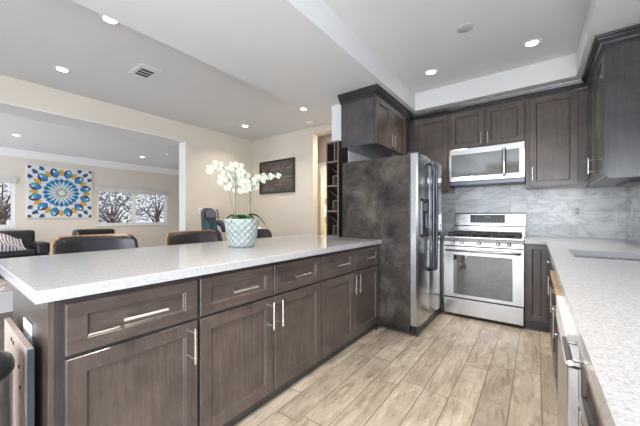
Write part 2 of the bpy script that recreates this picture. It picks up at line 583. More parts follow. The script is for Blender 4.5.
struct('trim_5', MB().box(-3.44, -3.36, 4.735, 4.87, 0, 2.2).box(-3.44, -2.4, 4.73, 4.87, 2.13, 2.2), M['trimwhite'])   # pantry door casing
struct('wall_pantry', MB().box(-4.6, -1.9, 5.9, 6.0, 0, CE).box(-4.7, -4.6, 4.85, 6.0, 0, CE).box(-2.0, -1.9, 4.5, 6.0, 0, CE), M['pantry'])
# living room
LX = -9.8
W1 = (2.87, 4.88, 0.89, 1.98)
W2 = (-1.0, 1.22, 0.89, 2.06)
wv_ = MB()
wv_.box(LX-0.2, LX, -3.2, W2[0], 0, CE).box(LX-0.2, LX, W2[1], W1[0], 0, CE).box(LX-0.2, LX, W1[1], 7.2, 0, CE)
for q in (W1, W2):
    wv_.box(LX-0.2, LX, q[0], q[1], 0, q[2]).box(LX-0.2, LX, q[0], q[1], q[3], CE)
struct('wall_living', wv_, M['wall'])
struct('wall_living_end', MB().box(-10.0, -4.9, 7.0, 7.2, 0, CE), M['wall'])
struct('wall_living_side', MB().box(-4.98, -4.88, 4.32, 7.2, 0, CE), M['wall'])
crp = [(LX, 2.56), (LX+0.02, 2.56), (LX+0.03, 2.60), (LX+0.09, 2.69), (LX+0.10, CE), (LX, CE)]
struct('trim_6', MB().loft([[(x, y, z) for x, z in crp] for y in (-3.2, 7.0)]), M['trimwhite'])   # crown along the living room wall
struct('baseboard_living', MB().box(LX, LX+0.015, -3.2, 7.0, 0, 0.10), M['trimwhite'])
struct('baseboard_dining', MB().box(-4.72, -3.14, 4.165, 4.18, 0, 0.10), M['trimwhite'])
struct('baseboard_left', MB().box(-4.72, -4.705, 2.68, 4.165, 0, 0.10), M['trimwhite'])
# rear wall behind the camera: unseen openings added to let fill light in
struct('wall_rear', MB().box(-10.4, -9.2, -3.2, -3.0, 0, CE).box(-5.6, -2.2, -3.2, -3.0, 0, CE).box(0.6, 0.93, -3.2, -3.0, 0, CE).box(-9.2, -5.6, -3.2, -3.0, 2.35, CE).box(-2.2, 0.6, -3.2, -3.0, 2.35, CE), M['wall'])

def window(name, q, mull, blind):
    y0, y1, z0, z1 = q
    o = bpy.data.objects.new(name, None)
    C.objects.link(o)
    o.location = (LX, (y0+y1)/2, z0)
    o['kind'] = 'structure'
    fr = MB()
    x0, x1 = LX-0.12, LX-0.03
    fr.box(x0, x1, y0, y0+0.06, z0, z1).box(x0, x1, y1-0.06, y1, z0, z1).box(x0, x1, y0+0.06, y1-0.06, z0, z0+0.06).box(x0, x1, y0+0.06, y1-0.06, z1-0.06, z1)
    for m_ in mull:
        fr.box(x0, x1, m_-0.045, m_+0.045, z0+0.06, z1-0.06)
    fr.build('window_frame', M['trimwhite'], o)
    MB().box(LX-0.08, LX-0.074, y0+0.06, y1-0.06, z0+0.06, z1-0.06).build('pane', M['glass'], o)
    MB().box(LX-0.025, LX+0.03, y0-0.03, y1+0.03, z1-0.13, z1+0.03, 0.004).build('blind', M['blind'], o)
    MB().box(LX-0.02, LX+0.035, y0-0.03, y1+0.03, z0-0.03, z0, 0.004).build('window_sill', M['trimwhite'], o)
window('window_1', W1, [3.86], True)
window('window_2', W2, [0.1], True)

# outdoors beyond the living room windows
o = struct('ground', MB().box(-40, -10.0, -25, 30, -0.25, -0.15), M['lawn'])
def tree(x, y, h, sp, label, seed):
    rnd = random.Random(seed)
    t = thing('garden_tree', label, 'tree', (x, y, -0.15), 'trees beyond the living room windows')
    tr = MB()
    tr.tube([(x, y, -0.15), (x+0.1, y+0.15, h*0.4), (x, y+0.1, h*0.75)], [0.09, 0.07, 0.04], 8)
    lf = MB()
    for k in range(9):
        a = rnd.uniform(0, 2*PI)
        e = Vector((x+math.cos(a)*sp*0.8, y+math.sin(a)*sp, h*rnd.uniform(0.55, 1.05)))
        s0 = Vector((x+0.05, y+0.12, h*rnd.uniform(0.3, 0.6)))
        tr.tube([s0, (s0+e)/2+Vector((0, 0, 0.15)), e], [0.04, 0.022, 0.01], 6)
    for k in range(520):
        a = rnd.uniform(0, 2*PI)
        r = sp*math.sqrt(rnd.random())*1.15
        c = Vector((x+math.cos(a)*r, y+math.sin(a)*r, h*rnd.uniform(0.45, 1.1)))
        d1 = Vector((rnd.uniform(-1, 1), rnd.uniform(-1, 1), rnd.uniform(-1, 1))).normalized()*0.07
        d2 = d1.orthogonal().normalized()*0.035
        lf.poly([c-d1, c+d2, c+d1, c-d2])
    tr.build('trunk', M['bark'], t)
    lf.build('foliage', M['foliage'], t)
tree(-13.0, 4.2, 2.0, 0.8, 'bare-limbed tree outside the wider window, in its nearer pane', 1)
tree(-13.5, 6.1, 2.1, 0.95, 'bushy purple-tinged tree outside the wider window, in its farther pane', 2)
tree(-13.0, 1.2, 2.2, 0.9, 'tree outside the window beside the mandala canvas, cut by the frame', 3)

# marble backsplash on the range wall and sink wall
struct('wall_tiles', MB().box(-1.81, 0.716, 4.35, 4.36, 0.915, 1.60).box(0.716, 0.726, 2.5, 4.36, 0.915, 1.60), M['marble'])

# ------------------------------------------------------------------ island / peninsula
CT, CB = 0.915, 0.875
ISX = -1.242
top = MB()
pts = [(-2.36, 0.201), (ISX, 0.201), (ISX, 2.828), (-1.74, 2.828), (-1.74, 3.045), (-2.36, 3.045)]
top.loft([[(x, y, CB) for x, y in pts], [(x, y, CT-0.003) for x, y in pts], [(x+(0.003 if x < -2 else -0.003), y+(0.003 if y < 1 else -0.003), CT) for x, y in pts]])
o = top.build('island_countertop', M['quartz'])
tag(o, 'long white speckled quartz countertop over the dark island cabinets', 'countertop')

DF = -1.275    # door faces
def island_cab(name, y0, y1, ndoor, label, lead=False):
    t = thing(name, label, 'cabinet', ((-1.295-1.97)/2, (y0+y1)/2, 0), 'base cabinets of the island')
    MB().box(-1.97, -1.296, y0, y1, 0.075, CB).build('body', M['wooddark'], t)
    MB().box(-1.96, -1.315, y0, y1, 0.0, 0.075).build('toe_kick', M['wooddark'], t)
    wd = (y1-y0-0.006)/ndoor
    for k in range(ndoor):
        a0 = y0+0.003+k*wd+0.004
        a1 = y0+0.003+(k+1)*wd-0.004
        if lead and k == 0:
            a0 += 0.020
        dr = shaker('+x', DF, a0, a1, 0.668, 0.848, 0.063, rail=0.048).build('drawer', M['woodh'], t)
        barpull('+x', DF, (a0+a1)/2, 0.757, 0.17, False, parent=dr)
        do = shaker('+x', DF, a0, a1, 0.075, 0.655, 0.062).build('door', M['wood'], t)
        ha = a1-0.035 if (ndoor == 1 or k == 0) else a0+0.035
        barpull('+x', DF, ha, 0.555, 0.165, True, parent=do)
    return t
island_cab('base_cabinet', 0.257, 0.789, 1, 'single door island cabinet with one drawer at the open end beside the trash can', True)
island_cab('base_cabinet', 0.790, 1.806, 2, 'middle double door island cabinet with two drawers, in front of the orchid')
island_cab('base_cabinet', 1.807, 2.822, 2, 'double door island cabinet with two drawers next to the refrigerator')
ep = MB().box(-1.985, -1.296, 0.240, 0.2565, 0, CB)
tag(ep.build('end_panel', M['wood']), 'flat dark wooden panel closing the open end of the island', 'panel')
# adjusting foot poking out at the far end of the kick
ft = MB()
ft.lathe([(0.016, 0.0), (0.016, 0.006), (0.006, 0.008), (0.006, 0.07)], -1.288, 2.79, 12)
tag(ft.build('leveling_foot', M['black']), 'small black leveling foot under the island cabinet next to the refrigerator', 'foot')

ol = thing('wall_outlet', 'white outlet plate on the open end panel of the island', 'outlet', (-1.605, 0.24, 0.67))
MB().box(-1.68, -1.53, 0.233, 0.2398, 0.62, 0.735, 0.003).build('cover_plate', M['plate'], ol)
for dx in (-1.64, -1.57):
    MB().box(dx-0.017, dx+0.017, 0.2305, 0.2335, 0.652, 0.680, 0.002).build('socket', M['whitepk'], ol)

bd = thing('leaning_board', 'tan particle board with dark edge leaning against the island end', 'board', (-1.58, 0.21, 0))
MB().box(-1.86, -1.3585, 0.198, 0.216, 0, 0.70, 0.001).build('board_face', M['board'], bd)
MB().box(-1.358, -1.3535, 0.1975, 0.2165, 0, 0.70, 0.001).build('edge_band', M['boardedge'], bd)
for (x, z) in ((-1.66, 0.66), (-1.62, 0.655), (-1.50, 0.60), (-1.48, 0.53)):
    MB().lathe([(0.008, 0), (0.008, 0.003), (0.003, 0.004)], 0, 0, 10).build('screw_head', M['greysteel'], bd)
    s_ = bd.children[-1]
    for v in s_.data.vertices:
        x_, y_, z_ = v.co + bd.location
        v.co = Vector((x+x_, 0.1982-z_, z+y_)) - bd.location

tc = thing('trash_can', 'round stainless trash can with a black lid beside the island end', 'trash can', (-1.375, 0.020, 0))
MB().lathe([(0.135, 0.0), (0.145, 0.02), (0.145, 0.655)], -1.375, 0.020, 40).build('can_body', M['steelv'], tc, True)
MB().lathe([(0.147, 0.656), (0.15, 0.66), (0.15, 0.678), (0.145, 0.692), (0.12, 0.702), (0.06, 0.708), (0.02, 0.71)], -1.375, 0.020, 40).build('lid', M['black'], tc, True)
MB().lathe([(0.139, 0.0), (0.149, 0.001), (0.149, 0.022), (0.1455, 0.024)], -1.375, 0.020, 40).build('base_ring', M['black'], tc, True)

# ------------------------------------------------------------------ crown moulding over the upper cabinets
def crown():
    prof = [(0.0, 2.42), (0.012, 2.42), (0.014, 2.442), (0.022, 2.447), (0.030, 2.462), (0.048, 2.482), (0.050, 2.490), (0.062, 2.494), (0.066, 2.512), (0.0, 2.512)]
    # path along the front of the cabinets, outward normals handled by corner offsets
    def corner(p, n1, n2):
        return lambda d: (p[0]+d*(n1[0]+n2[0]), p[1]+d*(n1[1]+n2[1]))
    def end(p, n):
        return lambda d: (p[0]+d*n[0], p[1]+d*n[1])
    FX, FY, BY, RX, RY = -1.352, 2.872, 4.022, 0.412, 3.142
    path = [end((-1.765, FY), (0, -1)), corner((FX, FY), (0, -1), (1, 0)), corner((FX, BY), (1, 0), (0, -1)), corner((RX, BY), (0, -1), (-1, 0)), corner((RX, RY), (-1, 0), (0, -1)), end((0.724, RY), (0, -1))]
    mb = MB()
    mb.loft([[(*p(d), z) for d, z in prof] for p in path])
    o = mb.build('crown_molding', M['crown'])
    tag(o, 'dark stepped crown molding running along the tops of the upper cabinets', 'molding')
crown()

# ------------------------------------------------------------------ upper cabinets
UG = 'dark upper cabinets'
def upper_doors(t, facing, plane, doors, hand):
    for (a0, a1, z0, z1), h in zip(doors, hand):
        d = shaker(facing, plane, a0, a1, z0, z1, 0.06).build('door', M['wood'], t)
        if h:
            barpull(facing, plane, h[0], h[1], 0.14, True, r=0.0055, off=0.03, parent=d)
# over the refrigerator
t = thing('upper_cabinet', 'dark double door cabinet above the refrigerator, its plain side toward the dining area', 'cabinet', (-1.57, 3.4, 1.92), UG)
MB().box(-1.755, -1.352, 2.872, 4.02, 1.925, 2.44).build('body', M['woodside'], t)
upper_doors(t, '+x', -1.332, [(2.89, 3.292, 1.93, 2.425), (3.298, 3.80, 1.93, 2.425)], [(3.255, 2.02), (3.335, 2.02)])
# left of the microwave
t = thing('upper_cabinet', 'tall dark single door cabinet between the refrigerator and the microwave', 'cabinet', (-1.1, 4.2, 1.45), UG)
MB().box(-1.352, -0.866, 4.03, 4.348, 1.46, 2.44).build('body', M['wood'], t)
upper_doors(t, '-y', 4.01, [(-1.31, -0.885, 1.468, 2.425)], [(-0.905, 1.60)])
t = thing('upper_cabinet', 'dark double door cabinet directly above the microwave', 'cabinet', (-0.48, 4.2, 1.97), UG)
MB().box(-0.864, -0.095, 4.03, 4.348, 1.97, 2.44).build('body', M['wood'], t)
upper_doors(t, '-y', 4.01, [(-0.855, -0.484, 1.985, 2.425), (-0.478, -0.105, 1.985, 2.425)], [(-0.515, 2.07), (-0.447, 2.07)])
t = thing('upper_cabinet', 'tall dark single door cabinet on the range wall beside the glass door cabinet', 'cabinet', (0.15, 4.2, 1.46), UG)
MB().box(-0.093, 0.408, 4.03, 4.348, 1.462, 2.44).build('body', M['wood'], t)
upper_doors(t, '-y', 4.01, [(-0.06, 0.33, 1.47, 2.425)], [(-0.035, 1.61)])
# on the sink wall
t = thing('upper_cabinet', 'dark glass door cabinet on the sink wall, its flat end panel toward the room', 'cabinet', (0.57, 3.6, 1.45), UG)
MB().box(0.424, 0.7255, 3.15, 4.348, 1.455, 2.44).build('body', M['wood'], t)
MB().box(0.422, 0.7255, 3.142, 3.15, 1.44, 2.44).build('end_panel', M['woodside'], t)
MB().box(0.60, 0.7255, 3.5, 4.02, 1.425, 1.455).build('light_rail', M['wooddark'], t)
for a0, a1, hh in ((3.155, 3.57, False), (3.58, 4.00, True)):
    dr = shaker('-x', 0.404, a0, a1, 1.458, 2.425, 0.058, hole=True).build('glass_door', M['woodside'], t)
    MB().box(0.414, 0.419, a0+0.05, a1-0.05, 1.51, 2.375).build('pane', M['cabglass'], dr)
    if hh:
        barpull('-x', 0.404, 3.61, 1.60, 0.14, True, parent=dr)

# ------------------------------------------------------------------ microwave
t = thing('microwave', 'stainless over-the-range microwave mounted above the gas range', 'microwave', (-0.477, 4.15, 1.52))
x0, x1 = -0.854, -0.099
MB().box(x0, x1, 3.985, 4.348, 1.53, 1.966).build('case', M['black'], t)
dm = MB()
# stainless door frame with a long dark window
zt, zb = 1.966, 1.573
wx0, wx1, wz0, wz1 = -0.832, -0.148, 1.633, 1.895
dm.box(x0, x1, 3.96, 3.984, wz1, zt, 0.004).box(x0, x1, 3.96, 3.984, zb, wz0, 0.004).box(x0, wx0, 3.96, 3.984, wz0, wz1).box(wx1, x1, 3.96, 3.984, wz0, wz1)
dd = dm.build('door', M['steel'], t)
MB().box(wx0, -0.27, 3.965, 3.984, wz0, wz1).build('window', M['mwglass'], dd)
MB().box(-0.27, wx1, 3.964, 3.984, wz0, wz1).build('control_strip', M['mwglass'], dd)
bt = MB()
for k in range(20):
    xx = wx0+0.035+k*0.023
    bt.box(xx, xx+0.012, 3.9635, 3.966, wz0+0.018, wz0+0.028)
    bt.box(xx, xx+0.012, 3.9635, 3.966, wz0+0.038, wz0+0.045)
bt.build('button_print', M['btn'], dd)
hm = MB()
hm.tube([(-0.285, 3.96, 1.91), (-0.285, 3.925, 1.905), (-0.285, 3.918, 1.76), (-0.285, 3.925, 1.625), (-0.285, 3.96, 1.62)], 0.017, 10)
hm.build('handle', M['steel'], dd)
MB().box(x0, x1, 3.965, 3.985, 1.527, 1.571, 0.003).build('vent_grille', M['greysteel'], t)
for xx in (x0+0.05, x1-0.15):
    MB().box(xx, xx+0.10, 4.0, 4.08, 1.515, 1.53).build('underside_lamp', M['black'], t)

# ------------------------------------------------------------------ gas range
t = thing('gas_range', 'stainless gas range with backguard standing between counter and refrigerator', 'range', (-0.475, 4.0, 0))
x0, x1 = -0.857, -0.101
MB().box(x0, x1, 3.73, 4.345, 0.03, 0.90).build('body', M['black'], t)
dr = MB()
zt, zb = 0.805, 0.228
a0, a1, b0, b1 = -0.755, -0.195, 0.262, 0.712
for q in ((x0, a0, zb, zt), (a1, x1, zb, zt), (a0, a1, b1, zt), (a0, a1, zb, b0)):
    dr.box(q[0], q[1], 3.70, 3.728, q[2], q[3])
dd = dr.build('oven_door', M['steel'], t)
MB().box(a0, a1, 3.704, 3.726, b0, b1).build('oven_window', M['darkglass'], dd)
hb = MB()
hb.tube([(x0+0.03, 3.70, 0.765), (x0+0.035, 3.655, 0.765), (x0+0.05, 3.648, 0.765), (x1-0.05, 3.648, 0.765), (x1-0.035, 3.655, 0.765), (x1-0.03, 3.70, 0.765)], 0.014, 12)
hb.build('handle', M['midsteel'], dd, True)
MB().box(x0, x1, 3.70, 3.728, 0.035, 0.212, 0.004).build('drawer', M['steel'], t)
cp = MB()
cp.loft([[(x, 3.728, 0.818), (x, 3.700, 0.818), (x, 3.700, 0.86), (x, 3.715, 0.895), (x, 3.75, 0.905), (x, 3.75, 0.818)] for x in (x0, x1)])
cpo = cp.build('control_panel', M['steel'], t)
for u in (-0.762, -0.665, -0.497, -0.32, -0.225):
    k = MB()
    k.lathe([(0.021, 0), (0.021, 0.012), (0.016, 0.016), (0.015, 0.034), (0.011, 0.037)], 0, 0, 18)
    bmesh.ops.rotate(k.bm, cent=(0, 0, 0), matrix=Matrix.Rotation(PI/2, 3, 'X'), verts=k.bm.verts)
    bmesh.ops.translate(k.bm, vec=(u, 3.705, 0.852), verts=k.bm.verts)
    k.build('knob', M['steel'], t, True)
MB().box(x0, x1, 3.735, 4.30, 0.90, 0.918, 0.004).build('cooktop', M['steel'], t)
MB().box(x0+0.03, x1-0.03, 3.77, 4.25, 0.9185, 0.922).build('burner_well', M['black'], t)
for gx0, gx1 in ((x0+0.03, -0.605), (-0.595, -0.36), (-0.35, x1-0.03)):
    g = MB()
    za, zb2 = 0.945, 0.962
    for yy in (3.775, 4.235):
        g.box(gx0, gx1, yy-0.008, yy+0.008, za, zb2)
    for xx in (gx0+0.008, gx1-0.008, (gx0+gx1)/2):
        g.box(xx-0.007, xx+0.007, 3.775, 4.235, za, zb2)
    for yy in (3.89, 4.005, 4.12):
        g.box(gx0+0.005, gx1-0.005, yy-0.006, yy+0.006, za+0.002, zb2)
    for xx in (gx0+0.01, gx1-0.01):
        for yy in (3.775, 4.235):
            g.box(xx-0.008, xx+0.008, yy-0.008, yy+0.008, 0.922, za)
    g.build('grate', M['iron'], t)
for bx, by in ((-0.72, 3.88), (-0.72, 4.12), (-0.477, 4.0), (-0.235, 3.88), (-0.235, 4.12)):
    MB().lathe([(0.045, 0.922), (0.045, 0.932), (0.033, 0.934), (0.033, 0.942), (0.02, 0.944)], bx, by, 20).build('burner', M['iron'], t)
MB().box(x0+0.005, x1-0.005, 4.285, 4.345, 0.918, 1.03).build('backguard_base', M['steel'], t)
bgm = MB()
bgm.loft([[(x, 4.345, 1.02), (x, 4.262, 1.022), (x, 4.258, 1.035), (x, 4.272, 1.18), (x, 4.285, 1.192), (x, 4.345, 1.192)] for x in (x0, x1)])
bgo = bgm.build('backguard', M['steel'], t)
dsp = MB()
dsp.loft([[(x, 4.258+(z-1.035)/0.145*0.014+dy, z) for x, z in ((-0.67, 1.068), (-0.30, 1.068), (-0.30, 1.168), (-0.67, 1.168))] for dy in (0.01, -0.002)])
dso = dsp.build('display', M['display'], bgo)
dg = MB()
for k in range(4):
    dg.box(-0.51+k*0.017, -0.50+k*0.017, 4.2635, 4.2665, 1.132, 1.147)
dg.build('clock_digits', M['amber'], bgo)
bp = MB()
for r_ in range(3):
    for k in range(9):
        if r_ == 2 and 2 <= k <= 5:
            continue
        bp.box(-0.655+k*0.038, -0.635+k*0.038, 4.255+0.0035*r_, 4.2625+0.0035*r_, 1.081+r_*0.026, 1.087+r_*0.026)
bp.build('button_print', M['btn'], bgo)
for xx in (x0+0.05, x1-0.05):
    MB().lathe([(0.02, 0), (0.02, 0.03)], xx, 3.78, 10).build('foot', M['black'], t)
    MB().lathe([(0.02, 0), (0.02, 0.03)], xx, 4.28, 10).build('foot', M['black'], t)

# ------------------------------------------------------------------ refrigerator
t = thing('refrigerator', 'side-by-side stainless refrigerator with dark textured side at the end of the island', 'refrigerator', (-1.33, 3.3, 0))
FY0, FY1 = 2.836, 3.742
MB().box(-1.718, -0.962, FY0, FY1, 0.03, 1.75, 0.004).build('case', M['fside'], t)
split = 3.232
def fdoor(y0, y1, name):
    mb = MB()
    prof = [(-0.955, y0), (-0.905, y0), (-0.888, y0+0.012)]
    n = 6
    for k in range(1, n):
        q = k/n
        prof.append((-0.884-0.0+0.006*math.sin(PI*q), y0+0.012+(y1-y0-0.024)*q))
    prof += [(-0.888, y1-0.012), (-0.905, y1), (-0.955, y1)]
    mb.loft([[(x, y, z) for x, y in prof] for z in (0.10, 1.755)])
    return mb.build(name, M['steelv'], t)
fz = fdoor(FY0, split-0.004, 'freezer_door')
fr = fdoor(split+0.004, FY1, 'fridge_door')
# water dispenser in the freezer door
dp = MB()
dy0, dy1, dz0, dz1 = 2.925, 3.150, 0.945, 1.325
for q in ((dy0, dy1, dz1-0.03, dz1), (dy0, dy1, dz0, dz0+0.03), (dy0, dy0+0.02, dz0, dz1), (dy1-0.02, dy1, dz0, dz1)):
    dp.box(-0.884, -0.872, q[0], q[1], q[2], q[3])
dpo = dp.build('dispenser_frame', M['greysteel'], fz)
MB().box(-0.882, -0.876, dy0+0.02, dy1-0.02, dz0+0.03, dz1-0.03).build('dispenser_recess', M['black'], fz)
MB().box(-0.876, -0.86, dy0+0.03, dy1-0.03, 1.20, 1.28, 0.004).build('dispenser_panel', M['display'], fz)
MB().box(-0.876, -0.85, 3.0, 3.07, 1.03, 1.18, 0.006).build('dispenser_paddle', M['greysteel'], fz)
def fhandle(y, bow, parent):
    mb = MB()
    pts = [(-0.885, y, 1.70)]
    n = 14
    for k in range(n+1):
        q = k/n
        z = 1.69-q*(1.69-0.60)
        pts.append((-0.835+0.0*q, y+bow*math.sin(PI*q)**1.5, z))
    pts.append((-0.885, y, 0.59))
    mb.tube(pts, 0.016, 10)
    mb.build('handle', M['greysteel'], parent, True)
fhandle(split-0.04, -0.012, fz)
fhandle(split+0.045, 0.03, fr)
MB().box(-0.955, -0.90, FY0+0.01, FY1-0.01, 0.02, 0.092).build('base_grille', M['black'], t)
for yy in (FY0+0.05, FY1-0.05):
    MB().box(-0.99, -0.90, yy-0.035, yy+0.035, 1.757, 1.775, 0.004).build('hinge_cover', M['greysteel'], t)
    MB().box(-0.95, -0.89, yy-0.035, yy+0.02, 0.0, 0.045, 0.004).build('foot', M['greysteel'], t)
    MB().box(-1.70, -1.65, yy-0.03, yy+0.03, 0.0, 0.03).build('rear_foot', M['black'], t)

# ------------------------------------------------------------------ wine rack at the end of the counter
t = thing('wine_rack', 'tall narrow wooden wine rack with square cells standing beside the refrigerator', 'wine rack', (-1.85, 2.93, CT))
rx0, rx1, ry0, ry1, rz1 = -1.935, -1.763, 2.83, 3.04, 2.01
MB().box(rx0, rx0+0.014, ry0+0.004, ry1, CT, rz1).build('side_panel', M['rackwood'], t)
MB().box(rx1-0.014, rx1, ry0+0.004, ry1, CT, rz1).build('side_panel', M['rackwood'], t)
MB().box(rx0+0.014, rx1-0.014, ry1-0.01, ry1, CT, rz1).build('back_panel', M['rackwood'], t)
fe = MB().mat(M['rackedge'])
fe.box(rx0, rx0+0.016, ry0, ry0+0.004, CT, rz1).box(rx1-0.016, rx1, ry0, ry0+0.004, CT, rz1)
fe.build('face_edge', M['rackedge'], t)
for z in (CT, 1.20, 1.49, 1.767, rz1-0.016):
    MB().box(rx0+0.014, rx1-0.014, ry0, ry1-0.01, z, z+0.018).build('shelf', M['rackedge'], t)
MB().box(-1.832, -1.822, ry0+0.01, ry1-0.012, 1.786, rz1-0.017).build('divider', M['rackedge'], t)
for z, zt in ((0.934, 1.198), (1.219, 1.488), (1.509, 1.765)):
    h_ = zt-z
    MB().loft([[(rx0+0.015, y, zt-0.03), (rx0+0.015, y, zt-0.044), (rx1-0.015, y, z+h_*0.45), (rx1-0.015, y, z+h_*0.45+0.014)] for y in (ry0+0.05, ry1-0.012)]).build('divider', M['rackwood'], t)
    MB().box(rx1-0.086, rx1-0.078, ry0+0.01, ry1-0.012, z, z+h_*0.42).build('divider', M['rackedge'], t)
    MB().box(rx1-0.078, rx1-0.015, ry0+0.01, ry1-0.012, z+h_*0.42-0.008, z+h_*0.42).build('divider', M['rackedge'], t)

# ------------------------------------------------------------------ counters along the range wall and sink wall
RXF = 0.071
SX0, SX1, SY0, SY1 = 0.176, 0.56, 2.30, 2.80
ct = MB()
# L-shaped slab with a cut-out for the sink
ct.box(-0.096, 0.715, 3.70, 4.349, CB, CT)
ct.box(RXF, 0.715, SY1, 3.70, CB, CT).box(RXF, SX0, SY0, SY1, CB, CT).box(SX1, 0.715, SY0, SY1, CB, CT).box(RXF, 0.715, -0.6, SY0, CB, CT)
tag(ct.build('sink_countertop', M['quartz']), 'white speckled quartz counter with sink along the wall at the right of the range', 'countertop')
sk = thing('kitchen_sink', 'undermount stainless sink set in the white counter beside the wall', 'sink', (0.37, 2.55, 0.7))
s = MB()
g = 0.012
s.box(SX0-g, SX0, SY0-g, SY1+g, 0.70, CB-0.001).box(SX1, SX1+g, SY0-g, SY1+g, 0.70, CB-0.001).box(SX0, SX1, SY0-g, SY0, 0.70, CB-0.001).box(SX0, SX1, SY1, SY1+g, 0.70, CB-0.001)
s.box(SX0-g, SX1+g, SY0-g, SY1+g, 0.69, 0.70)
s.build('basin', M['steel'], sk)
MB().lathe([(0.045, 0.7), (0.045, 0.703), (0.03, 0.701)], 0.37, 2.55, 20).build('drain', M['nickel'], sk)

CX = 0.097
BG = 'base cabinets along the sink wall'
t = thing('base_cabinet', 'narrow dark base cabinet door at the inner corner, right beside the gas range', 'cabinet', (0.0, 4.0, 0), BG)
MB().box(-0.093, 0.70, 3.745, 4.345, 0.09, CB).build('body', M['wood'], t)
MB().box(-0.093, 0.70, 3.79, 4.345, 0, 0.09).build('toe_kick', M['wooddark'], t)
shaker('-y', 3.725, -0.078, 0.082, 0.10, 0.86, 0.045).build('door', M['wood'], t)
t = thing('base_cabinet', 'dark cabinet under the counter between the corner and the sink', 'cabinet', (0.4, 3.3, 0), BG)
MB().box(0.118, 0.70, 2.87, 3.744, 0.09, CB).build('body', M['wood'], t)
MB().box(0.16, 0.70, 2.87, 3.744, 0, 0.09).build('toe_kick', M['wooddark'], t)
dr = shaker('-x', CX, 2.88, 3.69, 0.70, 0.86, 0.045).build('drawer', M['woodh'], t)
barpull('-x', CX, 2.95, 0.80, 0.09, False, r=0.005, off=0.026, parent=dr)
dr = shaker('-x', CX, 2.88, 3.69, 0.10, 0.69, 0.055).build('door', M['wood'], t)
barpull('-x', CX, 2.92, 0.62, 0.15, True, r=0.005, off=0.026, parent=dr)
t = thing('base_cabinet', 'dark cabinet with upright bar handles directly below the sink', 'cabinet', (0.4, 2.4, 0), BG)
MB().box(0.118, 0.70, 2.015, 2.868, 0.09, 0.68).box(0.118, 0.15, 2.015, 2.868, 0.68, CB).build('body', M['wood'], t)
MB().box(0.16, 0.70, 2.015, 2.868, 0, 0.09).build('toe_kick', M['wooddark'], t)
for a0, a1, h in ((2.02, 2.435, 2.40), (2.445, 2.86, 2.48)):
    d = shaker('-x', CX, a0, a1, 0.10, 0.86, 0.055).build('door', M['wood'], t)
    barpull('-x', CX, h, 0.62, 0.15, True, r=0.005, off=0.026, parent=d)
t = thing('base_cabinet', 'dark cabinet with a pull-out tan cutting board at its top, beside the dishwasher', 'cabinet', (0.4, 1.7, 0), BG)
MB().box(0.118, 0.70, 1.395, 2.012, 0.09, 0.84).build('body', M['wood'], t)
MB().box(0.16, 0.70, 1.395, 2.012, 0, 0.09).build('toe_kick', M['wooddark'], t)
MB().box(0.056, 0.69, 1.402, 2.005, 0.848, 0.868, 0.003).build('cutting_board', M['maple'], t)
d = shaker('-x', 0.090, 1.40, 2.008, 0.10, 0.838, 0.055).build('door', M['wood'], t)
barpull('-x', 0.090, 1.96, 0.60, 0.14, True, r=0.005, off=0.022, parent=d)
t = thing('dishwasher', 'narrow stainless dishwasher with white control strip under the counter along the sink wall', 'dishwasher', (0.4, 1.15, 0))
MB().box(0.10, 0.70, 0.961, 1.39, 0.05, CB-0.005).build('tub', M['black'], t)
MB().box(0.060, 0.098, 0.962, 1.388, 0.03, 0.782, 0.004).build('door', M['steelv'], t)
MB().box(0.056, 0.098, 0.962, 1.388, 0.787, 0.868, 0.004).build('control_panel', M['plate'], t)
MB().box(0.12, 0.70, 0.962, 1.388, 0, 0.05).build('kick_plate', M['black'], t)
t = thing('base_cabinet', 'dark drawer base with a horizontal bar handle, at the near end of the counter', 'cabinet', (0.4, 0.55, 0), BG)
MB().box(0.118, 0.70, 0.10, 0.957, 0.09, CB).build('body', M['wood'], t)
MB().box(0.16, 0.70, 0.10, 0.957, 0, 0.09).build('toe_kick', M['wooddark'], t)
for z0, z1, hz in ((0.70, 0.868, 0.856), (0.42, 0.69, 0.60), (0.10, 0.41, 0.32)):
    d = shaker('-x', 0.080, 0.50, 0.953, z0, z1, 0.045, 0.037).build('drawer', M['woodh'], t)
    barpull('-x', 0.080, 0.87 if hz > 0.8 else 0.72, hz, 0.15, False, parent=d, off=0.026, r=0.006)

def plate(name, label, facing, plane, a, z, wd, ht, n):
    f = mapper(facing, plane)
    t = thing(name, label, 'outlet', f(a, z, 0))
    def bx(a0, a1, z0, z1, d0, d1):
        p, q = f(a0, z0, d0), f(a1, z1, d1)
        return MB().box(p[0], q[0], p[1], q[1], p[2], q[2], 0.002)
    bx(a-wd/2, a+wd/2, z-ht/2, z+ht/2, 0, 0.009).build('cover_plate', M['plate'], t)
    for k in range(n):
        c = a-wd/2+wd*(k+0.5)/n
        bx(c-0.016, c+0.016, z-0.033, z-0.004, 0.0091, 0.0115).build('socket', M['socketgrey'], t)
        bx(c-0.016, c+0.016, z+0.004, z+0.033, 0.0091, 0.0115).build('socket', M['socketgrey'], t)
plate('wall_outlet', 'white double outlet plate on the marble tiles right of the range', '-y', 4.349, 0.352, 1.205, 0.085, 0.115, 1)
plate('wall_outlet', 'white outlet plate on the marble tiles of the sink wall', '-x', 0.715, 4.10, 1.205, 0.08, 0.115, 1)
plate('light_switch', 'pale switch plate on the cream wall beside the wide opening', '+x', -4.72, 2.94, 1.24, 0.08, 0.12, 1)

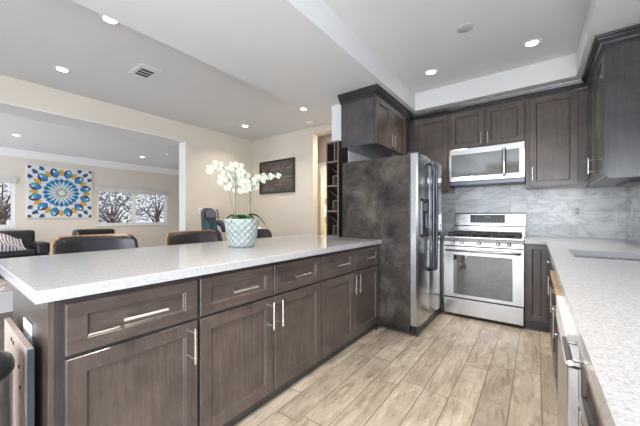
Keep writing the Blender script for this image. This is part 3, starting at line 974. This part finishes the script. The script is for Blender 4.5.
# ------------------------------------------------------------------ potted orchid
PX, PY = -1.825, 1.50
t = thing('potted_orchid', 'white orchid in a scalloped pale green pot on the island countertop', 'plant', (PX, PY, CT))
pm = MB()
seg, rows = 176, 64
def pr(z):
    q = z/0.215
    return 0.098+0.034*q**0.9
def leafnet(th, z):
    a = 1.25*math.sin(2*PI*(z-0.018)/0.105)
    return abs(math.sin(7*th+a)*math.sin(7*th-a))
rings = []
for i in range(rows+1):
    z = 0.018+0.197*i/rows
    ring = []
    for k in range(seg):
        th = 2*PI*k/seg
        r = pr(z)-0.003+0.0075*math.exp(-(leafnet(th, z)/0.22)**2)
        ring.append((PX+r*math.cos(th), PY+r*math.sin(th), CT+z))
    rings.append(ring)
base = [[(PX+r*math.cos(2*PI*k/seg), PY+r*math.sin(2*PI*k/seg), CT+z) for k in range(seg)] for r, z in ((0.09, 0), (0.10, 0.002), (0.102, 0.016))]
inner = [[(PX+r*math.cos(2*PI*k/seg), PY+r*math.sin(2*PI*k/seg), CT+z) for k in range(seg)] for r, z in ((0.124, 0.217), (0.118, 0.205), (0.116, 0.18))]
pm.loft(base+rings+inner)
pm.mats = [M['pot'], M['ridge']]
for f_ in pm.bm.faces:
    cc = f_.calc_center_median()
    z_ = cc.z-CT
    if z_ > 0.017:
        f_.material_index = 1 if leafnet(math.atan2(cc.y-PY, cc.x-PX), z_) < 0.2 or z_ > 0.208 else 0
pm.build('pot', None, t, True)
MB().lathe([(0.116, 0.185+CT), (0.114, 0.205+CT), (0.06, 0.218+CT), (0.02, 0.222+CT)], PX, PY, 24).build('moss', M['soil'], t, True)

RV = Vector((0.788, 0.6155, 0))       # along the picture's width at the plant
FV = Vector((0.6155, -0.788, 0))      # toward the viewer
def at(a, z, d=0):
    p = Vector((PX, PY, 0))+RV*a+FV*d
    return Vector((p.x, p.y, z))
def ab(u, v, d=0.0):
    # offsets from the pot axis in metres at the plant's distance
    k = 2.31/293.3
    return at((u-242.3)*k, 1.1534-(v-216.04)*k, d)
stems = [
    [ab(234, 216), ab(231, 200), ab(229, 186), ab(229, 176), ab(224, 168, 0.02), ab(217, 167, 0.03), ab(212, 171, 0.04)],
    [ab(239, 216, 0.02), ab(239, 200, 0.02), ab(238, 186, 0.03), ab(234, 178, 0.04), ab(232, 170, 0.05), ab(238, 165, 0.06)],
    [ab(248, 216, -0.03), ab(249, 200, -0.03), ab(250, 186, -0.02), ab(252, 180, 0.0), ab(260, 177, 0.0), ab(270, 174, 0.0), ab(280, 176, 0.0)],
]
for s_ in stems:
    # smooth the polyline
    P = []
    for i in range(len(s_)-1):
        p0, p1, p2, p3 = s_[max(i-1, 0)], s_[i], s_[i+1], s_[min(i+2, len(s_)-1)]
        for q in range(5):
            u = q/5
            P.append(0.5*((2*p1)+(p2-p0)*u+(2*p0-5*p1+4*p2-p3)*u*u+(-p0+3*p1-3*p2+p3)*u**3))
    P.append(s_[-1])
    P[0] = Vector((P[0].x, P[0].y, CT+0.20))
    n = len(P)
    MB().tube(P, [0.0065-0.0045*i/(n-1) for i in range(n)], 7).build('stem', M['stem'], t, True)
for (u, d) in ((250, -0.025), (236, 0.01)):
    MB().tube([ab(u, 219, d), ab(u+0.4, 178, d)], 0.0035, 6).build('support_stick', M['bark'], t)

def blossom(c, face, size, roll):
    mb = MB()
    n = Vector(face).normalized()
    a = n.orthogonal().normalized()
    a = Matrix.Rotation(roll, 3, n) @ a
    b = n.cross(a)
    def petal(ang, ln, wd, lift):
        d = a*math.cos(ang)+b*math.sin(ang)
        s = n.cross(d)
        prof = [(0.02, 0.12, 0), (0.3, 0.8, 0.06), (0.6, 1.0, 0.10), (0.85, 0.72, 0.07), (1.0, 0.18, 0.02)]
        for side in (1,):
            L = [c+d*(ln*q)+s*(wd*w_)+n*(lift*ln*math.sin(q*PI)-0.05*ln*w_) for q, w_, _ in prof]
            Cn = [c+d*(ln*q)+n*(lift*ln*math.sin(q*PI)+0.06*ln) for q, w_, _ in prof]
            Rr = [c+d*(ln*q)-s*(wd*w_)+n*(lift*ln*math.sin(q*PI)-0.05*ln*w_) for q, w_, _ in prof]
            mb.loft([[x for x in tri] for tri in zip(L, Cn, Rr)], cap=False, close=False)
    mb.mat(M['petal'])
    for k in range(3):
        petal(PI/2+k*2*PI/3, size*0.95, size*0.30, 0.12)
    for k in (0, 1):
        petal(0.15 if k == 0 else PI-0.15, size, size*0.52, 0.16)
    mb.mat(M['lip'])
    mb.sphere(c+n*size*0.14-b*size*0.12, size*0.14, size*0.14, size*0.2, 8, 6)
    mb.build('blossom', None, t, True)
rnd = random.Random(5)
fl = [(213, 170), (217, 167), (222, 168), (227, 172), (224, 175), (231, 170), (236, 168), (241, 169), (243, 174), (238, 176), (246, 177), (230, 178),
      (225, 182), (221, 181), (234, 183), (240, 182), (247, 184), (253, 182), (229, 187), (237, 189), (244, 190), (249, 189), (255, 186),
      (259, 179), (263, 177), (266, 180), (270, 177), (274, 178), (277, 175), (280, 177)]
for i, (u, v) in enumerate(fl):
    d = rnd.uniform(-0.02, 0.06)
    c = ab(u, v, d)
    face = FV*1.0+RV*rnd.uniform(-0.5, 0.5)+Vector((0, 0, rnd.uniform(-0.35, 0.25)))
    sz = 0.043 if u < 258 else (0.036 if u < 272 else 0.022)
    blossom(c, face, sz*rnd.uniform(0.9, 1.1), rnd.uniform(-0.4, 0.4))
def oleaf(base, direction, ln, wd, droop):
    mb = MB()
    d = Vector(direction).normalized()
    s = d.cross(Vector((0, 0, 1))).normalized()
    rows_ = []
    for k in range(8):
        q = k/7
        p = base+d*ln*q+Vector((0, 0, ln*(0.35*math.sin(q*PI*0.8)-droop*q*q)))
        ww = wd*math.sin(PI*min(0.97, 0.12+0.88*q))**0.7
        rows_.append([p+s*ww+Vector((0, 0, 0.008)), p+Vector((0, 0, -0.004)), p-s*ww+Vector((0, 0, 0.008))])
    mb.loft(rows_, cap=False, close=False)
    mb.build('leaf', M['leaf'], t, True)
for a, ln, dr_ in ((0.0, 0.17, 0.45), (0.9, 0.12, 0.3), (2.0, 0.12, 0.4), (PI, 0.13, 0.4), (4.0, 0.12, 0.3), (5.0, 0.12, 0.45), (5.7, 0.10, 0.3), (3.6, 0.09, 0.25)):
    dv = RV*math.cos(a)+FV*math.sin(a)
    oleaf(Vector((PX, PY, CT+0.212))+dv*0.01, dv, ln, 0.024, dr_)

# ------------------------------------------------------------------ counter stools behind the island
def make_stool(label, leather):
    t = thing('counter_stool', label, 'stool', (0, 0, 0), 'leather counter stools behind the island')
    H0, H1 = 0.70, 0.99
    def shell(r_in, r_out, grow, z0, z1, mat, name):
        mb = MB()
        rings = []
        N = 22
        M_ = 7
        grid = []
        for k in range(N+1):
            q = -1+2*k/N
            col = []
            for j in range(M_+1):
                p = j/M_
                half = 0.285+0.02*(1-p)+grow
                # top corners rounded
                top_ = z1+grow-0.05*max(0, (abs(q)-0.82)/0.18)**2
                z = z0-grow+(top_-z0+grow)*p
                yy = q*half
                xx = -0.10*(1-abs(q)**2.4)-0.05*p
                col.append((xx, yy, z))
            grid.append(col)
        for k in range(N+1):
            front = [(x+r_in, y, z) for x, y, z in grid[k]]
            back = [(x+r_out, y, z) for x, y, z in reversed(grid[k])]
            rings.append(front+back)
        mb.loft(rings)
        return mb.build(name, mat, t, True)
    shell(0.0, -0.022, 0.0, H0, H1, leather, 'backrest')
    shell(-0.0235, -0.036, 0.008, H0, H1, M['orangewood'], 'back_shell')
    MB().box(-0.10, 0.32, -0.23, 0.23, 0.60, 0.675, 0.025).build('seat', leather, t)
    MB().box(-0.09, 0.31, -0.22, 0.22, 0.575, 0.5995).build('seat_frame', M['orangewood'], t)
    br = MB()
    for yy in (-0.16, 0.16):
        br.tube([(-0.07, yy, 0.59), (-0.11, yy, 0.64), (-0.145, yy*0.9, 0.78)], 0.012, 8)
    br.build('back_bracket', M['black'], t)
    for sx, sy in ((-0.06, -0.19), (-0.06, 0.19), (0.28, -0.19), (0.28, 0.19)):
        MB().tube([(sx, sy, 0.585), (sx*1.2-0.01, sy*1.15, 0.0)], [0.02, 0.013], 8).build('leg', M['orangewood'], t)
    fr_ = MB()
    c4 = [(-0.07, -0.208), (0.305, -0.208), (0.305, 0.208), (-0.07, 0.208)]
    for k in range(4):
        p, q = c4[k], c4[(k+1) % 4]
        fr_.tube([(*p, 0.22), (*q, 0.22)], 0.008, 8)
    fr_.build('footrest', M['black'], t)
    return t
st = make_stool('black leather counter stool with honey wood rim at the open end of the island', M['leather'])
st.location = (-2.74, 0.835, 0)
st2 = dup(st, (-2.74, 1.685, 0), 'dark leather counter stool behind the island, just left of the orchid pot')
st3 = dup(st, (-2.74, 2.50, 0), 'dark leather counter stool partly hidden behind the orchid pot')
for s_ in (st2, st3):
    for c in s_.children:
        if c.name.split('.')[0] in ('backrest', 'seat'):
            c.data = c.data.copy()
            c.data.materials[0] = M['brownleather']

# ------------------------------------------------------------------ gaming chair by the left wall
t = thing('gaming_chair', 'dark gaming chair with teal trim by the cream wall behind the stools', 'chair', (-4.25, 2.88, 0))
gx, gy = -4.25, 2.88
def gsec(z, hw, x, d):
    return [(gx+x, gy-hw, z), (gx+x+d*0.5, gy-hw*0.8, z), (gx+x+d*0.35, gy, z), (gx+x+d*0.5, gy+hw*0.8, z), (gx+x, gy+hw, z), (gx+x-0.03, gy+hw*0.8, z), (gx+x-0.05, gy, z), (gx+x-0.03, gy-hw*0.8, z)]
bk = MB()
bk.loft([gsec(0.45, 0.20, -0.02, 0.14), gsec(0.70, 0.24, -0.06, 0.16), gsec(0.86, 0.21, -0.08, 0.14), gsec(0.93, 0.15, -0.09, 0.10), gsec(1.05, 0.145, -0.11, 0.10), gsec(1.2, 0.14, -0.13, 0.10), gsec(1.265, 0.11, -0.14, 0.08), gsec(1.29, 0.06, -0.145, 0.05)])
bk.build('backrest', M['chairblue'], t)
MB().loft([[(gx+x+0.055+q*0.01, gy+y, z) for x, y, z in ((-0.09, -0.10, 1.13), (-0.09, 0.10, 1.13), (-0.11, 0.09, 1.23), (-0.115, 0.0, 1.26), (-0.11, -0.09, 1.23))] for q in (0, 1)]).build('headrest', M['lilac'], t)
for sgn in (-1, 1):
    MB().loft([[(gx-0.045+q*0.012, gy+sgn*y, z) for y, z in ((0.04, 0.92), (0.10, 0.95), (0.12, 1.06), (0.085, 1.07), (0.04, 1.0))] for q in (0, 1)]).build('trim_panel', M['teal'], t)
MB().loft([[(gx-0.06+q*0.02, gy+y, z) for y, z in ((0.135, 1.10), (0.152, 1.10), (0.14, 1.22), (0.11, 1.275), (0.098, 1.26), (0.125, 1.21))] for q in (0, 1)]).build('trim_strip', M['teal'], t)
wg = MB()
wg.tube([(gx-0.02, gy+0.09, 1.05), (gx+0.0, gy+0.14, 1.04), (gx+0.02, gy+0.19, 0.99), (gx+0.04, gy+0.20, 0.88)], [0.04, 0.055, 0.05, 0.04], 10)
wg.build('shoulder_bolster', M['chairblue'], t, True)
MB().tube([(gx+0.02, gy+0.195, 1.03), (gx+0.04, gy+0.235, 0.97), (gx+0.06, gy+0.24, 0.88)], 0.014, 8).build('bolster_piping', M['teal'], t, True)
MB().box(gx-0.05, gx+0.42, gy-0.24, gy+0.24, 0.40, 0.49, 0.03).build('seat', M['chairblue'], t)
MB().lathe([(0.03, 0.09), (0.03, 0.405)], gx+0.18, gy, 12).build('gas_column', M['black'], t)
for k in range(5):
    a = k*2*PI/5
    e = Vector((gx+0.18+0.26*math.cos(a), gy+0.26*math.sin(a), 0.07))
    MB().tube([(gx+0.18, gy, 0.10), e], [0.03, 0.018], 8).build('base_arm', M['black'], t)
    MB().sphere((e.x, e.y, 0.03), 0.03, 0.03, 0.03, 10, 8).build('caster', M['black'], t)

# ------------------------------------------------------------------ framed chalkboard on the dining wall
t = thing('framed_chalkboard', 'black framed chalkboard with faint drawings hung on the cream dining wall', 'picture', (-4.035, 4.18, 1.60))
a0, a1, z0, z1 = -4.49, -3.558, 1.602, 2.25
f_ = MB()
fw = 0.032
f_.box(a0, a1, 4.145, 4.179, z1-fw, z1).box(a0, a1, 4.145, 4.179, z0, z0+fw).box(a0, a0+fw, 4.145, 4.179, z0+fw, z1-fw).box(a1-fw, a1, 4.145, 4.179, z0+fw, z1-fw)
f_.build('frame', M['frame'], t)
ck = MB()
ck.mat(M['chalk'])
ck.box(a0+fw, a1-fw, 4.158, 4.176, z0+fw, z1-fw)
ck.mat(M['chalkline'])
def stroke(pts, r=0.004):
    ck.tube([(a0+(a1-a0)*u, 4.157, z0+(z1-z0)*v) for u, v in pts], r, 5)
stroke([(0.50, 0.62), (0.57, 0.88), (0.64, 0.62)])
stroke([(0.53, 0.72), (0.61, 0.72)])
stroke([(0.78, 0.72), (0.90, 0.73)], 0.006)
stroke([(0.08, 0.74), (0.14, 0.74)], 0.006)
stroke([(0.30, 0.74), (0.40, 0.70), (0.47, 0.78)])
rr = random.Random(3)
for row_, (u0, u1, v) in enumerate(((0.48, 0.92, 0.47), (0.5, 0.9, 0.37), (0.1, 0.42, 0.16), (0.12, 0.4, 0.10), (0.46, 0.8, 0.24))):
    P = []
    n = int((u1-u0)*60)
    for k in range(n+1):
        q = k/n
        P.append((u0+(u1-u0)*q+0.008*math.sin(k*1.9), v+0.028*math.sin(k*1.25)*rr.uniform(0.3, 1)))
    stroke(P, 0.0028 if row_ else 0.005)
stroke([(0.88, 0.55), (0.91, 0.72), (0.93, 0.85)], 0.004)
stroke([(0.66, 0.60), (0.69, 0.80)], 0.003)
ck.build('chalk_panel', None, t)

# ------------------------------------------------------------------ mandala canvas on the living room wall
t = thing('wall_canvas', 'large canvas print with a blue and gold mandala between the living room windows', 'picture', (LX, 2.08, 1.10))
ya, yb, za, zb = 1.42, 2.745, 1.105, 2.405
MB().box(LX+0.002, LX+0.04, ya, yb, za, zb, 0.003).build('canvas', M['canvas'], t)
mn = MB()
yc, zc = (ya+yb)/2, (za+zb)/2
S = (yb-ya)/2
Sz = (zb-za)/2
lay = [0]
def shape(pts, m_):
    mn.mat(m_)
    lay[0] += 1
    x = LX+0.0405+0.00004*lay[0]
    mn.poly([(x, yc+p*S, zc+q*Sz) for p, q in pts if True])
def drop(ang, r0, r1, wd, m_, n=7):
    pts = []
    for k in range(n):
        q = k/(n-1)
        pts.append((r0+(r1-r0)*q, wd*math.sin(PI*q)**0.8))
    for k in range(n-2, 0, -1):
        q = k/(n-1)
        pts.append((r0+(r1-r0)*q, -wd*math.sin(PI*q)**0.8))
    c, s = math.cos(ang), math.sin(ang)
    P = [(max(-0.98, min(0.98, p*c-w_*s)), max(-0.98, min(0.98, p*s+w_*c))) for p, w_ in pts]
    shape(P, m_)
def ringp(r0, r1, n, m_, wob=0.0, waves=12):
    for k in range(n):
        a, b = 2*PI*k/n, 2*PI*(k+1)/n
        f1 = lambda r, a_: (r*(1+wob*math.cos(a_*waves))*math.cos(a_), r*(1+wob*math.cos(a_*waves))*math.sin(a_))
        mn.mat(m_)
        x = LX+0.0405+0.00004*lay[0]
        mn.poly([(x, yc+p*S, zc+q*Sz) for p, q in (f1(r0, a), f1(r1, a), f1(r1, b), f1(r0, b))])
    lay[0] += 1
N = 12
for k in range(N):
    a = 2*PI*k/N
    drop(a, 0.66, 0.96, 0.075, M['p_gold'])
    a2 = a+PI/N
    big = 0.98 if k % 3 else 1.0
    drop(a2, 0.60, big, 0.15, M['p_navy'])
    drop(a2, 0.63, 0.84, 0.085, M['p_blue'])
    drop(a2-0.10, 0.72, 0.93, 0.05, M['p_teal'])
    drop(a2, 0.80, 0.93, 0.035, M['canvas'])
for sx in (-1, 1):
    for sy in (-1, 1):
        for da in (-0.22, 0, 0.22):
            a = math.atan2(sy, sx)+da
            drop(a, 0.98, 1.22, 0.06, M['p_navy'])
            drop(a+0.06, 1.02, 1.14, 0.03, M['p_blue'])
        drop(math.atan2(sy, sx), 1.26, 1.40, 0.07, M['p_navy'])
ringp(0.10, 0.54, 48, M['p_teal'], 0.05, 16)
for k in range(20):
    a = 2*PI*k/20
    drop(a, 0.38, 0.58, 0.055, M['p_blue'])
    drop(a, 0.42, 0.50, 0.03, M['p_navy'])
    drop(a+PI/20, 0.24, 0.48, 0.022, M['canvas'])
for k in range(16):
    drop(2*PI*k/16, 0.14, 0.36, 0.035, M['canvas'])
    drop(2*PI*k/16+0.1, 0.26, 0.33, 0.02, M['p_gold'])
ringp(0.001, 0.14, 24, M['p_gold'])
ringp(0.001, 0.105, 24, M['canvas'])
mn.build('mandala_print', None, t)

# ------------------------------------------------------------------ living room seating
def seat_unit(name, label, cat, x, y0, y1, zt, arms):
    t = thing(name, label, cat, (x-0.4, (y0+y1)/2, 0))
    MB().box(x-0.85, x, y0, y1, 0.10, 0.40, 0.03).build('base', M['leather'], t)
    MB().box(x-0.90, x-0.62, y0+0.02, y1-0.12, 0.40, zt, 0.05).build('backrest', M['leather'], t)
    ya_, yb_ = y0+(0.0 if 0 not in arms else 0.2), y1-(0.0 if 1 not in arms else 0.2)
    MB().box(x-0.62, x-0.01, ya_+0.003, yb_-0.003, 0.401, 0.50, 0.03).build('seat_cushion', M['leather'], t)
    if 0 in arms:
        MB().box(x-0.62, x, y0, y0+0.2, 0.401, 0.63, 0.035).build('armrest', M['leather'], t)
    if 1 in arms:
        MB().box(x-0.62, x, y1-0.2, y1, 0.401, 0.63, 0.035).build('armrest', M['leather'], t)
    for xx in (x-0.78, x-0.08):
        for yy in (y0+0.08, y1-0.08):
            MB().box(xx-0.03, xx+0.03, yy-0.03, yy+0.03, 0, 0.10).build('leg', M['black'], t)
    return t
seat_unit('leather_sofa', 'black leather sofa with a striped throw, in the living room below the window', 'sofa', -7.66, -0.9, 1.46, 0.86, (0, 1))
seat_unit('leather_armchair', 'black leather armchair in the living room below the mandala canvas and window', 'armchair', -6.35, 1.68, 2.50, 0.89, (0, 1))
th = MB()
rows_ = []
for k in range(15):
    y = 0.42+k*0.05
    zz = 0.52+0.17*min(1, max(0, (k-3)/6)) if k < 10 else 0.69+0.005*(k-9)
    zz = 0.53+0.14*math.sin(PI*min(1, k/13))
    if y > 1.14:
        zz = 0.66
    rows_.append([(x, y, z) for x, z in ((-8.27, zz+0.16), (-8.20, zz+0.12), (-8.0, zz+0.03), (-7.85, zz), (-7.68, zz-0.02), (-7.665, 0.52), (-7.67, 0.503), (-7.85, 0.503), (-8.0, 0.503), (-8.20, 0.503), (-8.27, 0.503))])
th.loft(rows_)
tag(th.build('throw_blanket', M['throw'], None, True), 'striped white and dark throw blanket lying on the black leather sofa', 'blanket')
rg = MB().box(-7.55, -6.42, -1.2, 1.55, 0, 0.012, 0.003)
tag(rg.build('area_rug', M['rug']), 'dark and pale patterned rug on the living room floor by the sofa', 'rug')

# ------------------------------------------------------------------ pantry glimpsed through the hall doorway
for z, wd in ((0.72, 'lowest'), (1.14, 'middle'), (1.56, 'highest')):
    tag(MB().box(-4.58, -2.02, 5.55, 5.895, z, z+0.028).build('pantry_shelf', M['trimwhite']), '%s white pantry shelf seen through the hall doorway' % wd, 'shelf', 'pantry shelves')
kinds = [('packet', M['yellow'], 'yellow packet'), ('packet', M['whitepk'], 'white packet'), ('jar', M['brownpk'], 'brown jar')]
pos = [(-3.95, 1.17, 0), (-3.83, 1.17, 1), (-3.70, 1.17, 2), (-3.93, 1.59, 1), (-3.81, 1.59, 0), (-3.68, 1.59, 2), (-3.94, 0.75, 2), (-3.82, 0.75, 0), (-3.70, 0.75, 1)]
where = {1.17: 'middle', 1.59: 'highest', 0.75: 'lowest'}
cnt = {}
for x, z, k in pos:
    nm, mm, wd = kinds[k]
    mb = MB()
    if nm == 'jar':
        mb.lathe([(0.045, z), (0.045, z+0.15), (0.03, z+0.17), (0.03, z+0.19)], x, 5.63, 16)
    else:
        mb.loft([[(x-0.05, 5.58, z), (x+0.05, 5.58, z), (x+0.05, 5.68, z), (x-0.05, 5.68, z)], [(x-0.05, 5.59, z+0.2), (x+0.05, 5.59, z+0.2), (x+0.05, 5.67, z+0.2), (x-0.05, 5.67, z+0.2)], [(x-0.045, 5.625, z+0.25), (x+0.045, 5.625, z+0.25), (x+0.045, 5.635, z+0.25), (x-0.045, 5.635, z+0.25)]])
    tag(mb.build(nm, mm), 'small %s on the %s pantry shelf past the hall doorway' % (wd, where[z]), nm, 'food on the pantry shelves')

# ------------------------------------------------------------------ ceiling fixtures
def can(loc, label):
    t = thing('recessed_light', label, 'ceiling light', loc, 'recessed ceiling lights')
    x, y, z = loc
    MB().lathe([(0.045, z-0.001), (0.049, z-0.007), (0.068, z-0.005), (0.07, z-0.0005)], x, y, 28, cap=False).build('trim_ring', M['trimwhite'], t, True)
    MB().lathe([(0.046, z-0.004), (0.046, z-0.001)], x, y, 28).build('lens', M['lens'], t)
    return t
def downlight(loc, watts, spread=90):
    l = bpy.data.lights.new('downlight', 'AREA')
    l.shape = 'DISK'
    l.size = 0.10
    l.energy = watts
    l.color = (1.0, 0.90, 0.78)
    l.spread = math.radians(spread)
    o = bpy.data.objects.new('downlight', l)
    C.objects.link(o)
    o.location = (loc[0], loc[1], loc[2]-0.012)
lights = [
    ((-0.032, 3.376, CE), 'recessed light in the kitchen ceiling nearest the glass door cabinet'),
    ((-0.913, 3.374, CE), 'recessed light in the kitchen ceiling nearest the refrigerator cabinet'),
    ((-4.03, 0.865, CE), 'recessed light in the dining ceiling left of the air vent'),
    ((-2.70, 0.88, CE), 'recessed light in the dining ceiling half hidden by the dropped beam'),
    ((-4.035, 3.386, CE), 'recessed light in the dining ceiling close to the cream wall corner'),
    ((-2.70, 3.376, CE), 'recessed light in the dining ceiling beside the beam, near the smoke detector'),
    ((-8.0, 1.02, CE), 'recessed living room light above the mandala canvas'),
    ((-8.3, 3.46, CE), 'recessed living room light near the window with the trees'),
]
first = None
for loc, lab in lights:
    if first is None:
        first = can(loc, lab)
    else:
        dup(first, loc, lab)
    downlight(loc, 4 if -5 < loc[0] < -2 else (3.6 if loc[0] > -2 else 9), 130 if loc[0] < -2 else 90)
for loc in ((-0.5, 1.0, CE), (-8.0, -1.5, CE)):
    downlight(loc, 8)
downlight((-3.5, 5.2, 2.7), 45, 160)
downlight((-2.55, 4.53, 2.7), 7, 170)  # unseen hall lamp added to brighten the door casing

t = thing('ceiling_vent', 'white rectangular air vent with dark slots in the dining ceiling', 'vent', (-3.385, 1.44, CE))
MB().box(-3.55, -3.22, 1.335, 1.545, CE-0.008, CE-0.0005, 0.002).build('vent_frame', M['trimwhite'], t)
for k in range(3):
    xx = -3.49+k*0.068
    MB().box(xx, xx+0.045, 1.375, 1.505, CE-0.0105, CE-0.008).build('slot', M['ventdark'], t)
sd = MB()
sd.lathe([(0.055, CE-0.001), (0.055, CE-0.022), (0.045, CE-0.03), (0.01, CE-0.032)], -3.0, 3.9, 24)
tag(sd.build('smoke_detector', M['plate'], None, True), 'round white smoke detector on the dining ceiling by the hall', 'smoke detector')
sp = MB()
sp.lathe([(0.062, CE-0.001), (0.062, CE-0.008), (0.055, CE-0.012), (0.01, CE-0.012)], -0.472, 2.746, 28)
tag(sp.build('ceiling_sensor', simple('grey_cover', (0.55, 0.55, 0.55), 0.6), None, True), 'round grey cover plate in the middle of the kitchen ceiling', 'cover plate')
sv = MB()
sv.lathe([(0.055, CE-0.001), (0.055, CE-0.022), (0.045, CE-0.03), (0.01, CE-0.032)], -7.42, 3.69, 24)
tag(sv.build('smoke_detector', M['plate'], None, True), 'round white smoke detector on the living room ceiling near the opening', 'smoke detector')
